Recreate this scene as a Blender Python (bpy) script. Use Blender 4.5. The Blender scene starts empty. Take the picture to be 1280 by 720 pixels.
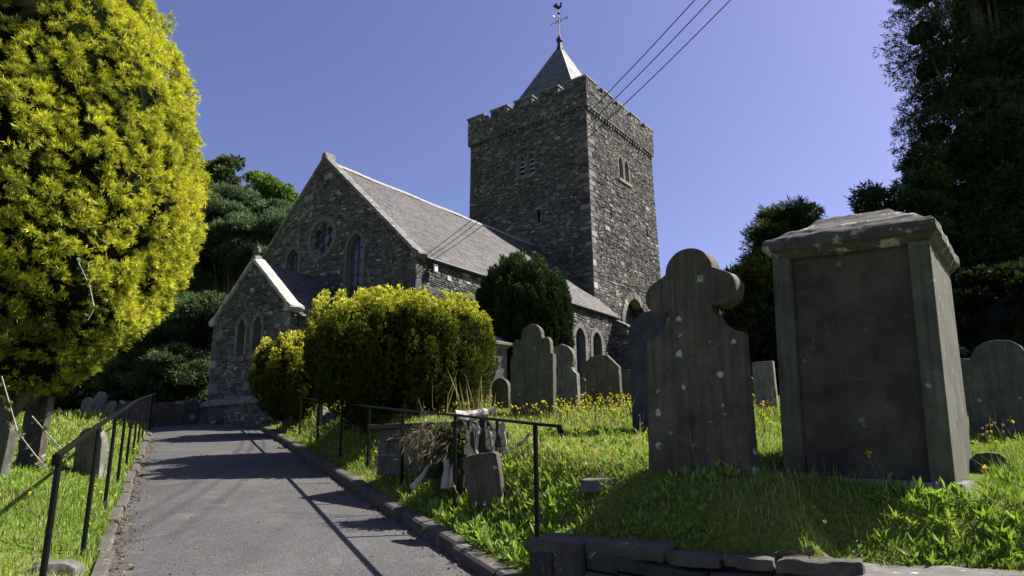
import bpy, bmesh, math, random
import numpy as np
from mathutils import Vector, Matrix, noise as mnoise
R = math.radians
rng = np.random.default_rng(11)
random.seed(5)
S = bpy.context.scene
COL = S.collection

# ------------------------------------------------------------------ camera model (used only to measure)
PITCH, ROLL, FPX = R(13.645), R(.627), 853.0
CAMZ = 1.7
def at(px, py, y):
    a, b = px-640, 360-py
    c, s = math.cos(ROLL), math.sin(ROLL)
    X, Y = (a*c+b*s)/FPX, (-a*s+b*c)/FPX
    d = np.array([X, math.cos(PITCH)-Y*math.sin(PITCH), math.sin(PITCH)+Y*math.cos(PITCH)])
    return d*(y/d[1]) + np.array([0, 0, CAMZ])
cam = bpy.data.cameras.new('camera'); camo = bpy.data.objects.new('camera', cam); COL.objects.link(camo)
cam.sensor_width = 36; cam.lens = 36*FPX/1280; cam.clip_end = 4000; cam.clip_start = .05
_rot = Matrix.Rotation(math.pi/2+PITCH, 4, 'X') @ Matrix.Rotation(-ROLL, 4, 'Z')
camo.matrix_world = Matrix.Translation((0, 0, CAMZ)) @ _rot
S.camera = camo

# ------------------------------------------------------------------ terrain
U = np.array([-.447, .894]); V = np.array([.894, .447]); O0 = np.array([-.29, 6.0])
PW = 2.78
def sst(a, b, x):
    t = np.clip((x-a)/(b-a), 0, 1); return t*t*(3-2*t)
def Pz(y):
    y = np.asarray(y, float)
    return np.where(y < 20, .125*y, 2.5+.5*(1-np.exp(-(y-20)/4)))
def Fz(y):
    y = np.asarray(y, float)
    return np.where(y < 14, .125*y, 1.75+.75*(1-np.exp(-(y-14)/6)))+.83
WX = np.array([-2., .12, .6, 1.15, 2.0, 2.75, 4., 7., 60.]); WY = np.array([7.4, 5.46, 5.03, 4.6, 4.1, 3.75, 3.25, 2.3, -12.])
def behind(x, y):
    return (np.asarray(y)-np.interp(x, WX, WY))*.86
_wp = np.stack([np.interp(np.linspace(.12, 7, 400), WX, WX), np.interp(np.linspace(.12, 7, 400), WX, WY)], -1)
_wl = np.concatenate([[0], np.cumsum(np.linalg.norm(np.diff(_wp, axis=0), axis=1))])
def wallP(u, d, z):
    """point on the retaining wall: u along it, d out of its face towards the path"""
    k = min(max(u, 0), _wl[-1]-.1); a = np.array([np.interp(k, _wl, _wp[:, i]) for i in (0, 1)]); b = np.array([np.interp(k+.25, _wl, _wp[:, i]) for i in (0, 1)])-np.array([np.interp(max(0, k-.25), _wl, _wp[:, i]) for i in (0, 1)])
    b /= np.linalg.norm(b); a = a+b*(u-k); nn = np.array([b[1], -b[0]]); a = a+nn*d
    return np.array([a[0], a[1], z])
def pperp(x, y):
    return (np.asarray(x)-O0[0])*V[0]+(np.asarray(y)-O0[1])*V[1]
def wob(x, y):
    return .035*np.sin(x*1.3+y*.7)*np.sin(y*1.1-x*.4+1)+.02*np.sin(x*3.1+1.3)*np.sin(y*2.7)
def G(x, y):
    x = np.asarray(x, float); y = np.asarray(y, float)
    p = pperp(x, y); P = Pz(y)
    pl = -(p+PW)
    left = P-.03+.10*sst(.02, .26, pl)+.26*sst(.2, 1.4, pl)+wob(x, y)*sst(.3, 1, pl)
    bank = sst(.25, 1.25, p)
    low = P+.09
    right = low+(Fz(y)-low)*bank+.05*sst(.1, .4, p)*(1-bank)+wob(x, y)*sst(.3, 1, p)
    # terrace held by the low wall in the near corner
    bb = behind(x, y); b = sst(.04, .22, bb)
    right = np.where(p > .45, 1.0+(right-1.0)*sst(-.05, .50, bb-.38*sst(1.75, 2.05, x)), right)
    right = np.where(p > .45, right*b+(P-.02)*(1-b), right)
    z = np.where(p > 0, right, np.where(p < -PW, left, P-.07))
    return z
def hit(px, py, y0=3., y1=60.):
    lo = None
    for y in np.arange(y0, y1, .05):
        q = at(px, py, y)
        if q[2] <= float(G(q[0], q[1])):
            return np.array([q[0], q[1], float(G(q[0], q[1]))])
    return at(px, py, y1)

# ------------------------------------------------------------------ object helpers
def tag(o, label=None, cat=None, group=None, kind=None):
    if label: o['label'] = label
    if cat: o['category'] = cat
    if group: o['group'] = group
    if kind: o['kind'] = kind
    return o
def empty(name, loc, label, cat, group=None, rotz=0):
    o = bpy.data.objects.new(name, None); COL.objects.link(o); o.location = [float(v) for v in loc]
    o.rotation_euler = (0, 0, rotz); o.empty_display_size = .2
    return tag(o, label, cat, group)

class MB:
    """collects polygons in world space, links them as one mesh"""
    def __init__(s): s.v = []; s.f = []; s.m = []; s.c = []
    def add(s, vs, fs, mat=0, col=(1, 1, 1)):
        n = len(s.v); s.v.extend([tuple(map(float, q)) for q in vs])
        for f in fs:
            s.f.append([i+n for i in f]); s.m.append(mat); s.c.append(col)
    def box(s, c, dx, dy, dz, mat=0, col=(1, 1, 1)):
        """centre c, half vectors dx,dy,dz"""
        c, dx, dy, dz = map(np.array, (c, dx, dy, dz))
        vs = [c+a*dx+b*dy+e*dz for e in (-1, 1) for b in (-1, 1) for a in (-1, 1)]
        s.add(vs, [(0, 2, 3, 1), (4, 5, 7, 6), (0, 1, 5, 4), (2, 6, 7, 3), (0, 4, 6, 2), (1, 3, 7, 5)], mat, col)
    def tube(s, pts, rad, n=8, mat=0, col=(1, 1, 1), cap=True):
        pts = [np.array(p, float) for p in pts]
        if np.isscalar(rad): rad = [rad]*len(pts)
        vs = []; ref = np.array([.3, .2, 1.]) if abs((pts[-1]-pts[0])[2]) < .8*np.linalg.norm(pts[-1]-pts[0]) else np.array([1., .13, .1])
        for i, p in enumerate(pts):
            t = pts[min(i+1, len(pts)-1)]-pts[max(i-1, 0)]; t = t/np.linalg.norm(t)
            a = np.cross(ref, t); a /= np.linalg.norm(a); b = np.cross(t, a)
            for k in range(n):
                th = 2*math.pi*k/n; vs.append(p+rad[i]*(math.cos(th)*a+math.sin(th)*b))
        fs = []
        for i in range(len(pts)-1):
            for k in range(n):
                fs.append((i*n+k, i*n+(k+1) % n, (i+1)*n+(k+1) % n, (i+1)*n+k))
        if cap: fs.append(tuple(range(n))[::-1]); fs.append(tuple(range((len(pts)-1)*n, len(pts)*n)))
        s.add(vs, fs, mat, col)
    def prism(s, outline, M, y0, y1, mat=0, col=(1, 1, 1)):
        """outline of (x,z); M maps local (x,y,z) to world"""
        n = len(outline)
        vs = [M(x, y0, z) for x, z in outline]+[M(x, y1, z) for x, z in outline]
        fs = [tuple(range(n)), tuple(range(2*n-1, n-1, -1))]+[(i, i+n, (i+1) % n+n, (i+1) % n) for i in range(n)]
        s.add(vs, fs, mat, col)
    def ring(s, inner, outer, M, y0, y1, mat=0, col=(1, 1, 1), closed=False):
        n = len(inner)
        vs = []
        for y in (y0, y1):
            vs += [M(x, y, z) for x, z in inner]+[M(x, y, z) for x, z in outer]
        fs = []
        for i in range(n if closed else n-1):
            j = (i+1) % n
            fs += [(i, j, n+j, n+i), (2*n+i, 3*n+i, 3*n+j, 2*n+j), (i, 2*n+i, 2*n+j, j), (n+i, n+j, 3*n+j, 3*n+i)]
        if not closed:
            for i in (0, n-1): fs.append((i, n+i, 3*n+i, 2*n+i))
        s.add(vs, fs, mat, col)
    def build(s, name, mats, parent=None, base=None, smooth=False, bevel=0, fixn=True):
        if base is None: base = (0, 0, 0)
        me = bpy.data.meshes.new(name)
        v = np.array(s.v)-np.array(base)
        me.from_pydata(v.tolist(), [], s.f)
        if not isinstance(mats, (list, tuple)): mats = [mats]
        for m in mats: me.materials.append(m)
        me.polygons.foreach_set('material_index', s.m)
        at_ = me.attributes.new('Col', 'FLOAT_COLOR', 'FACE')
        c = np.ones((len(s.f), 4), np.float32); c[:, :3] = np.array(s.c); at_.data.foreach_set('color', c.ravel())
        if fixn or bevel:
            bm = bmesh.new(); bm.from_mesh(me)
            if bevel:
                bmesh.ops.remove_doubles(bm, verts=bm.verts, dist=1e-5)
                ed = [e for e in bm.edges if len(e.link_faces) == 2 and e.calc_face_angle(0) > .6]
                bmesh.ops.bevel(bm, geom=ed, offset=bevel, segments=2, affect='EDGES', profile=.6)
            bmesh.ops.recalc_face_normals(bm, faces=bm.faces)
            bm.to_mesh(me); bm.free()
        if smooth: me.polygons.foreach_set('use_smooth', [True]*len(me.polygons))
        o = bpy.data.objects.new(name, me); COL.objects.link(o)
        if parent is not None: o.parent = parent
        else: o.location = [float(q) for q in base]
        return o

def roughen(o, cuts, amp, scale, seed=0):
    bm = bmesh.new(); bm.from_mesh(o.data); bmesh.ops.triangulate(bm, faces=bm.faces)
    for _ in range(cuts):
        ed = [e for e in bm.edges if e.calc_length() > amp*2.2]
        if not ed: break
        bmesh.ops.subdivide_edges(bm, edges=ed, cuts=1, use_grid_fill=False); bmesh.ops.triangulate(bm, faces=bm.faces)
    for v in bm.verts:
        p = v.co*scale+Vector((seed*3.1, seed*1.7, 0)); v.co += mnoise.noise_vector(p)*amp+mnoise.noise_vector(p*2.7)*amp*.5+mnoise.noise_vector(p*6.5)*amp*.22
    bm.to_mesh(o.data); bm.free(); o.data.polygons.foreach_set('use_smooth', [True]*len(o.data.polygons)); o.data.set_sharp_from_angle(angle=R(32)); return o

def np_mesh(name, verts, faces, cols, mat, parent=None, base=(0, 0, 0), smooth=False):
    """faces: list of int arrays (M,k); cols per vertex (N,3)"""
    me = bpy.data.meshes.new(name)
    verts = np.asarray(verts, np.float32)-np.array(base, np.float32)
    me.vertices.add(len(verts)); me.vertices.foreach_set('co', verts.ravel())
    ks = np.concatenate([np.full(len(f), f.shape[1], np.int32) for f in faces])
    li = np.concatenate([f.ravel() for f in faces]).astype(np.int32)
    me.loops.add(len(li)); me.loops.foreach_set('vertex_index', li)
    st = np.concatenate([[0], np.cumsum(ks)[:-1]]).astype(np.int32)
    me.polygons.add(len(ks)); me.polygons.foreach_set('loop_start', st)
    try: me.polygons.foreach_set('loop_total', ks)
    except Exception: pass
    me.update(calc_edges=True); me.validate()
    a = me.attributes.new('Col', 'FLOAT_COLOR', 'POINT')
    c = np.ones((len(verts), 4), np.float32); c[:, :3] = cols; a.data.foreach_set('color', c.ravel())
    if smooth: me.polygons.foreach_set('use_smooth', [True]*len(me.polygons))
    me.materials.append(mat)
    o = bpy.data.objects.new(name, me); COL.objects.link(o)
    if parent is not None: o.parent = parent
    else: o.location = [float(q) for q in base]
    return o

# ------------------------------------------------------------------ materials
class N:
    def __init__(s, name):
        s.m = bpy.data.materials.new(name); s.m.use_nodes = True; s.t = s.m.node_tree; s.t.nodes.clear()
        s.out = s.n('ShaderNodeOutputMaterial')
    def n(s, typ, **k):
        q = s.t.nodes.new(typ)
        for a, b in k.items(): setattr(q, a, b)
        return q
    def l(s, a, b): s.t.links.new(a, b)
    def val(s, sock, v):
        if hasattr(v, 'is_linked') or isinstance(v, bpy.types.NodeSocket): s.l(v, sock)
        else: sock.default_value = v
    def coord(s): return s.n('ShaderNodeTexCoord').outputs['Object']
    def noise(s, scale, detail=4, rough=.6, vec=None, dist=0):
        q = s.n('ShaderNodeTexNoise'); q.inputs['Scale'].default_value = scale; q.inputs['Detail'].default_value = detail
        q.inputs['Roughness'].default_value = rough; q.inputs['Distortion'].default_value = dist
        s.l(vec or s.coord(), q.inputs['Vector']); return q.outputs['Fac']
    def vor(s, scale, vec=None, feature='F1'):
        q = s.n('ShaderNodeTexVoronoi'); q.feature = feature; q.inputs['Scale'].default_value = scale
        s.l(vec or s.coord(), q.inputs['Vector']); return q
    def ramp(s, fac, stops):
        q = s.n('ShaderNodeValToRGB'); e = q.color_ramp.elements
        while len(e) < len(stops): e.new(.5)
        for i, (p, c) in enumerate(stops):
            e[i].position = p; e[i].color = (c, c, c, 1) if np.isscalar(c) else (*c, 1)
        s.l(fac, q.inputs['Fac']); return q.outputs['Color']
    def mix(s, fac, a, b, mode='MIX'):
        q = s.n('ShaderNodeMix', data_type='RGBA', blend_type=mode)
        for sock, v in ((q.inputs[0], fac), (q.inputs[6], a), (q.inputs[7], b)):
            if isinstance(v, tuple): v = (*v, 1) if len(v) == 3 else v
            s.val(sock, v)
        return q.outputs[2]
    def attr(s): return s.n('ShaderNodeAttribute', attribute_name='Col').outputs['Color']
    def bump(s, h, strength=.5, dist=.02):
        q = s.n('ShaderNodeBump'); q.inputs['Strength'].default_value = strength; q.inputs['Distance'].default_value = dist
        s.l(h, q.inputs['Height']); return q.outputs['Normal']
    def stretch(s, sc):
        q = s.n('ShaderNodeMapping'); q.inputs['Scale'].default_value = sc; s.l(s.coord(), q.inputs['Vector']); return q.outputs['Vector']
    def pbsdf(s, col, rough=.9, normal=None, spec=.3, metal=0):
        q = s.n('ShaderNodeBsdfPrincipled')
        if isinstance(col, tuple): col = (*col, 1)
        s.val(q.inputs['Base Color'], col); s.val(q.inputs['Roughness'], rough)
        q.inputs['Specular IOR Level'].default_value = spec; q.inputs['Metallic'].default_value = metal
        if normal: s.l(normal, q.inputs['Normal'])
        s.l(q.outputs[0], s.out.inputs['Surface']); return q
    def leaf(s, col, trans=.35, gloss=.02, rough=.65, tint=(1, 1, .6)):
        d = s.n('ShaderNodeBsdfDiffuse'); s.val(d.inputs['Color'], col)
        t = s.n('ShaderNodeBsdfTranslucent'); s.val(t.inputs['Color'], s.mix(1., col, tint, 'MULTIPLY'))
        m = s.n('ShaderNodeMixShader'); m.inputs[0].default_value = trans; s.l(d.outputs[0], m.inputs[1]); s.l(t.outputs[0], m.inputs[2])
        g = s.n('ShaderNodeBsdfGlossy'); g.inputs['Roughness'].default_value = rough
        m2 = s.n('ShaderNodeMixShader'); m2.inputs[0].default_value = gloss; s.l(m.outputs[0], m2.inputs[1]); s.l(g.outputs[0], m2.inputs[2])
        s.l(m2.outputs[0], s.out.inputs['Surface'])

def m_masonry(name, lich=.5):
    b = N(name); a = b.attr()
    n1 = b.noise(3.5, 6, .7); n2 = b.noise(38, 5, .7)
    c = b.mix(1., a, b.ramp(n1, [(.3, .62), (.7, 1.25)]), 'MULTIPLY')
    c = b.mix(1., c, b.ramp(n2, [(.3, .7), (.7, 1.3)]), 'MULTIPLY')
    big = b.noise(.45, 4, .6)
    c = b.mix(1., c, b.ramp(big, [(.35, (.72, .73, .78)), (.65, (1.15, 1.1, 1.03))]), 'MULTIPLY')
    li = b.ramp(b.noise(5.5, 3, .55, dist=.6), [(.68-.02*lich, 0), (.72, 1)])
    li2 = b.ramp(b.noise(1.1, 2, .5), [(.45, 0), (.62, 1)])
    c = b.mix(b.mix(1., li, li2, 'MULTIPLY'), c, (.40, .40, .37))
    v1 = b.vor(1.5); v2 = b.vor(2.9); nz = b.noise(18, 3, .6)
    w1 = b.ramp(b.mix(.25, v1.outputs['Distance'], nz), [(.20, 1), (.235, 0)]); w2 = b.ramp(b.mix(.3, v2.outputs['Distance'], nz), [(.225, 1), (.26, 0)])
    wm = b.ramp(b.noise(.6, 3, .6), [(.46, 0), (.54, .75)]); c = b.mix(b.mix(1., b.mix(1., w1, w2, 'SCREEN'), wm, 'MULTIPLY'), c, (.38, .38, .37))
    sp = b.ramp(b.noise(11, 4, .6, dist=.4), [(.64, 0), (.69, .8)]); c = b.mix(sp, c, (.27, .27, .26))
    b.pbsdf(c, .93, b.bump(n2, .55, .03), .25); return b.m
def m_slate(name, tint):
    b = N(name); a = b.attr()
    c = b.mix(1., a, tint, 'MULTIPLY')
    c = b.mix(1., c, b.ramp(b.noise(.7, 5, .65), [(.3, .78), (.7, 1.2)]), 'MULTIPLY')
    c = b.mix(1., c, b.ramp(b.noise(14, 4, .7), [(.3, .8), (.7, 1.18)]), 'MULTIPLY')
    b.pbsdf(c, .62, b.bump(b.noise(30, 3), .25, .01), .4); return b.m
def m_dressed(name, col, lich=.3):
    b = N(name)
    n1 = b.noise(4, 6, .7); n2 = b.noise(45, 4, .7)
    c = b.mix(1., col, b.ramp(n1, [(.3, .65), (.7, 1.2)]), 'MULTIPLY')
    c = b.mix(1., c, b.ramp(n2, [(.3, .8), (.7, 1.2)]), 'MULTIPLY')
    li = b.ramp(b.noise(9, 3, .55, dist=.5), [(.60, 0), (.66, 1)])
    c = b.mix(b.mix(1., li, (lich,)*3, 'MULTIPLY'), c, (.55, .55, .50))
    dk = b.ramp(b.noise(2.2, 5, .6), [(.56, 0), (.72, .6)])
    c = b.mix(dk, c, (.05, .05, .045))
    b.pbsdf(c, .92, b.bump(n2, .4, .015), .25); return b.m
def m_grave(name, col, spots=.5, streak=True, green=.3, cover=.53, vs=13):
    """weathered slate headstone: streaks running down, lichen discs, algae"""
    b = N(name)
    n1 = b.noise(3., 6, .72); n2 = b.noise(60, 5, .75)
    c = b.mix(1., col, b.ramp(n1, [(.28, .45), (.72, 1.6)]), 'MULTIPLY')
    pat = b.ramp(b.noise(5.5, 6, .75, dist=.8), [(.56, 0), (.66, 1)]); c = b.mix(b.mix(1., pat, (.38,)*3, 'MULTIPLY'), c, b.mix(1., col, (2.6, 2.5, 2.2), 'MULTIPLY'))
    if streak:
        st = b.noise(1., 5, .65, vec=b.stretch((22, 22, 1.3)))
        c = b.mix(1., c, b.ramp(st, [(.3, .6), (.68, 1.3)]), 'MULTIPLY')
    c = b.mix(b.ramp(b.noise(2.1, 4, .6), [(.45, 0), (.75, green)]), c, (.085, .095, .035))
    v = b.vor(vs); v2 = b.vor(31)
    m1 = b.ramp(b.noise(3.4, 4, .6, dist=.5), [(cover, 0), (cover+.05, 1)])
    sx = b.n('ShaderNodeSeparateColor'); b.l(v.outputs['Color'], sx.inputs[0]); ma = b.n('ShaderNodeMath', operation='MULTIPLY_ADD'); b.l(sx.outputs[0], ma.inputs[0]); ma.inputs[1].default_value = .42; b.l(b.mix(.35, v.outputs['Distance'], b.noise(40, 3, .6)), ma.inputs[2])
    s1 = b.ramp(ma.outputs[0], [(.37, 1), (.42, 0)])
    s2 = b.ramp(b.mix(.4, v2.outputs['Distance'], b.noise(70, 3, .6)), [(.20, .7), (.26, 0)])
    sp = b.mix(1., b.mix(1., s1, s2, 'SCREEN'), m1, 'MULTIPLY')
    sp = b.mix(1., sp, (spots,)*3, 'MULTIPLY')
    c = b.mix(sp, c, (.42, .44, .38))
    b.pbsdf(c, .9, b.bump(b.mix(.5, n2, b.noise(14, 5, .7)), .55, .012), .25); return b.m
def m_foliage(name, tint=(1, 1, 1), trans=.3, var=.35, gloss=.018):
    b = N(name); c = b.mix(1., b.attr(), tint, 'MULTIPLY')
    c = b.mix(1., c, b.ramp(b.noise(1.6, 4, .6), [(.3, 1-var), (.7, 1+var)]), 'MULTIPLY')
    b.leaf(c, trans, gloss); return b.m
def m_bark(name, col):
    b = N(name); n1 = b.noise(1., 5, .7, vec=b.stretch((14, 14, 2.5)))
    c = b.mix(1., col, b.ramp(n1, [(.3, .5), (.7, 1.4)]), 'MULTIPLY')
    b.pbsdf(c, .9, b.bump(n1, .8, .03), .2); return b.m
def m_plain(name, col, rough=.5, metal=0, spec=.5, var=.15):
    b = N(name); c = b.mix(1., col, b.ramp(b.noise(25, 4, .7), [(.3, 1-var), (.7, 1+var)]), 'MULTIPLY')
    b.pbsdf(c, rough, b.bump(b.noise(60, 4), .12, .005), spec, metal); return b.m

M = {}
M['masonry'] = m_masonry('rubble_masonry')
M['slate'] = m_slate('roof_slate', (1, 1, 1))
M['dressed'] = m_dressed('dressed_stone', (.125, .118, .105), .3)
M['coping'] = m_dressed('coping_stone', (.14, .135, .122), .5)
M['darkdress'] = m_dressed('weathered_coping', (.17, .165, .15), .5)
M['ridge'] = m_plain('ridge_tile', (.24, .23, .23), .8)
M['iron'] = m_plain('black_painted_iron', (.005, .005, .006), .4, 0, .13, .3)
M['vane'] = m_plain('weathered_iron', (.03, .03, .035), .5, .4)
M['lead'] = m_plain('lead_grey', (.04, .04, .045), .6)
def m_glass():
    b = N('leaded_glass'); n = b.noise(9, 2, .5)
    c = b.ramp(n, [(.3, (.03, .034, .05)), (.7, (.07, .08, .12))])
    b.pbsdf(c, .22, b.bump(n, .3, .02), .5); return b.m
M['glass'] = m_glass()
M['dark'] = m_plain('dark_interior', (.01, .01, .012), .9)
M['louvre'] = m_plain('grey_louvre_slate', (.42, .42, .42), .8)
M['white'] = m_plain('white_lamp_housing', (.75, .75, .75), .4)
M['cable'] = m_plain('cable_sheath', (.02, .02, .022), .6)

# ------------------------------------------------------------------ world, sun
AZ, EL = R(76), R(47)
w = bpy.data.worlds.new('World'); S.world = w; w.use_nodes = True
nt = w.node_tree; bg = nt.nodes['Background']
sky = nt.nodes.new('ShaderNodeTexSky'); sky.sky_type = 'NISHITA'; sky.sun_disc = False
sky.sun_elevation = EL; sky.sun_rotation = AZ; sky.altitude = 100; sky.air_density = 1.0; sky.dust_density = 1.6; sky.ozone_density = 2.6
mx = nt.nodes.new('ShaderNodeMix'); mx.data_type = 'RGBA'; mx.blend_type = 'MULTIPLY'; mx.inputs[0].default_value = 1
mx.inputs[7].default_value = (1.04, .90, 1.17, 1)
nt.links.new(sky.outputs[0], mx.inputs[6]); nt.links.new(mx.outputs[2], bg.inputs['Color']); bg.inputs['Strength'].default_value = .050
sun = bpy.data.lights.new('sun', 'SUN'); suno = bpy.data.objects.new('sun', sun); COL.objects.link(suno)
sun.energy = 5.0; sun.angle = R(.53); sun.color = (1, .95, .86)
sv = Vector((math.sin(AZ)*math.cos(EL), math.cos(AZ)*math.cos(EL), math.sin(EL)))
suno.rotation_euler = (-sv).to_track_quat('-Z', 'Y').to_euler(); suno.location = (20, 10, 30)
S.view_settings.view_transform = 'Standard'; S.view_settings.look = 'None'; S.view_settings.gamma = 1
S.view_settings.exposure = 1.42
S.cycles.max_bounces = 6; S.cycles.diffuse_bounces = 3; S.cycles.transmission_bounces = 4; S.cycles.transparent_max_bounces = 4

# ------------------------------------------------------------------ ground, path, kerbs
def grid_axis(a, b, fine, lo, hi):
    xs = list(np.arange(a, b+1e-6, fine)); d = fine; x = b
    while x < hi: d *= 1.25; x += d; xs.append(x)
    d = fine; x = a; pre = []
    while x > lo: d *= 1.25; x -= d; pre.append(x)
    return np.array(pre[::-1]+xs)
ts = grid_axis(-6, 22, .16, -2000, 2000)
ps = grid_axis(-6, 7, .1, -2000, 2000)
ps = np.sort(np.concatenate([ps[(abs(ps) > .06) & (abs(ps+PW) > .06)], [-.02, .02, .10, -PW+.02, -PW-.02, -PW-.1]]))
TT, PP = np.meshgrid(ts, ps, indexing='ij')
GX = O0[0]+TT*U[0]+PP*V[0]; GY = O0[1]+TT*U[1]+PP*V[1]
GYc = np.clip(GY, -60, 60)
GZ = G(GX, GYc)
nt_, np_ = TT.shape
idx = np.arange(nt_*np_).reshape(nt_, np_)
q = np.stack([idx[:-1, :-1], idx[1:, :-1], idx[1:, 1:], idx[:-1, 1:]], -1).reshape(-1, 4)[:, ::-1]
def m_ground():
    b = N('turf'); n = b.noise(.8, 5, .65); n2 = b.noise(30, 4, .7)
    c = b.ramp(n, [(.3, (.07, .11, .014)), (.55, (.11, .145, .02)), (.75, (.19, .17, .06))])
    c = b.mix(1., c, b.ramp(n2, [(.3, .6), (.7, 1.3)]), 'MULTIPLY')
    b.pbsdf(c, .95, b.bump(n2, .8, .04), .1); return b.m
M['turf'] = m_ground()
gr = np_mesh('ground', np.stack([GX, GY, GZ], -1).reshape(-1, 3), [q], np.ones((nt_*np_, 3)), M['turf'], smooth=True)
tag(gr, kind='structure')
def m_asphalt():
    b = N('asphalt'); n = b.noise(.9, 4, .6); sp = b.vor(90); n3 = b.noise(160, 3, .7)
    c = b.ramp(n, [(.3, (.050, .049, .049)), (.7, (.074, .072, .071))])
    c = b.mix(1., c, b.ramp(sp.outputs['Color'], [(.1, .55), (.9, 1.6)]), 'MULTIPLY')
    c = b.mix(1., c, b.ramp(n3, [(.3, .7), (.7, 1.3)]), 'MULTIPLY')
    st = b.ramp(b.noise(1., 4, .6, vec=b.stretch((2.2, .5, 1))), [(.52, 0), (.70, .45)])
    c = b.mix(st, c, (.045, .044, .046))
    pz = b.ramp(b.noise(2.6, 5, .65, dist=.4), [(.55, 0), (.75, .4)]); c = b.mix(pz, c, (.16, .15, .13))
    wv = b.n('ShaderNodeVectorMath', operation='ADD'); nz = b.n('ShaderNodeTexNoise'); nz.inputs['Scale'].default_value = 2.2; nz.inputs['Detail'].default_value = 5; b.l(b.coord(), nz.inputs['Vector'])
    sc = b.n('ShaderNodeVectorMath', operation='SCALE'); sc.inputs['Scale'].default_value = .5; b.l(nz.outputs['Color'], sc.inputs[0]); b.l(b.coord(), wv.inputs[0]); b.l(sc.outputs[0], wv.inputs[1])
    ck = b.vor(.42, vec=wv.outputs[0], feature='DISTANCE_TO_EDGE'); cr = b.ramp(ck.outputs['Distance'], [(.0, 1), (.010, 0)]); cm = b.ramp(b.noise(.7, 2, .5), [(.48, 0), (.55, .8)])
    c = b.mix(b.mix(1., cr, cm, 'MULTIPLY'), c, (.02, .02, .02))
    b.pbsdf(c, .85, b.bump(b.mix(.5, sp.outputs['Distance'], n3), .6, .012), .3); return b.m
M['asphalt'] = m_asphalt()
tp = np.arange(-40, 20.3, .3); pp = np.linspace(-PW, 0, 12)
T2, P2 = np.meshgrid(tp, pp, indexing='ij'); X2 = O0[0]+T2*U[0]+P2*V[0]; Y2 = O0[1]+T2*U[1]+P2*V[1]
crown = .03*(1-((P2+PW/2)/(PW/2))**2)
Z2 = Pz(np.maximum(Y2, -30))+crown-.01
i2 = np.arange(T2.size).reshape(T2.shape)
q2 = np.stack([i2[:-1, :-1], i2[1:, :-1], i2[1:, 1:], i2[:-1, 1:]], -1).reshape(-1, 4)[:, ::-1]
pa = np_mesh('path', np.stack([X2, Y2, Z2], -1).reshape(-1, 3), [q2], np.ones((T2.size, 3)), M['asphalt'], smooth=True)
tag(pa, kind='structure')
def tp_pt(t, p, dz=0):
    x, y = O0+t*U+p*V; return np.array([x, y, float(Pz(y))+dz])
M['kerb'] = m_dressed('kerb_stone', (.075, .067, .057), .15)
kb = MB(); t = -4.6
while t < 14.6:
    L = random.uniform(.7, 1.0); e = .012
    h0 = .105+random.uniform(-.015, .015); j = random.uniform(-.012, .012)
    prof = [(-.015+j, -.08), (-.005+j, h0-.02), (.02+j, h0), (.125+j, h0+.005), (.14+j, h0-.03), (.14+j, -.08)]
    a = [tp_pt(t+e, p_, d) for p_, d in prof]; b_ = [tp_pt(t+L-e, p_, d) for p_, d in prof]
    n = len(prof); kb.add(a+b_, [tuple(range(n)), tuple(range(2*n-1, n-1, -1))]+[(i, (i+1) % n, (i+1) % n+n, i+n) for i in range(n)], col=(1, 1, 1))
    t += L
tag(kb.build('kerb', M['kerb']), kind='structure')
kb = MB(); t = -3.2
while t < 14.8:
    L = random.uniform(.5, .95); e = .015; h0 = .035+random.uniform(-.02, .02); j = random.uniform(-.03, .03)
    prof = [(-PW+.02+j, -.08), (-PW+.01+j, h0-.02), (-PW-.01+j, h0), (-PW-.10+j, h0+.01), (-PW-.12+j, -.08)]
    a = [tp_pt(t+e, p_, d) for p_, d in prof]; b_ = [tp_pt(t+L-e, p_, d) for p_, d in prof]
    n = len(prof); kb.add(a+b_, [tuple(range(n)), tuple(range(2*n-1, n-1, -1))]+[(i, (i+1) % n, (i+1) % n+n, i+n) for i in range(n)])
    t += L
tag(kb.build('kerb', M['kerb']), kind='structure')

# ------------------------------------------------------------------ church
YAW = R(36.355)
n3 = np.array([math.sin(YAW), math.cos(YAW), 0]); s3 = np.array([math.cos(YAW), -math.sin(YAW), 0]); up = np.array([0, 0, 1.])
CH = np.array([-2.951, 20.24, 0])
def cp(Nn, Ss, z): return CH+Nn*n3+Ss*s3+z*up
HALF, LEN, HE, HR = 4.692, 13.09, 7.80, 12.22
TC, TW, TD, HS, HT, BAT = -4.99, 3.794, 7.649, 18.78, 20.48, .010
GB = 2.0   # foundations start below ground

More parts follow.
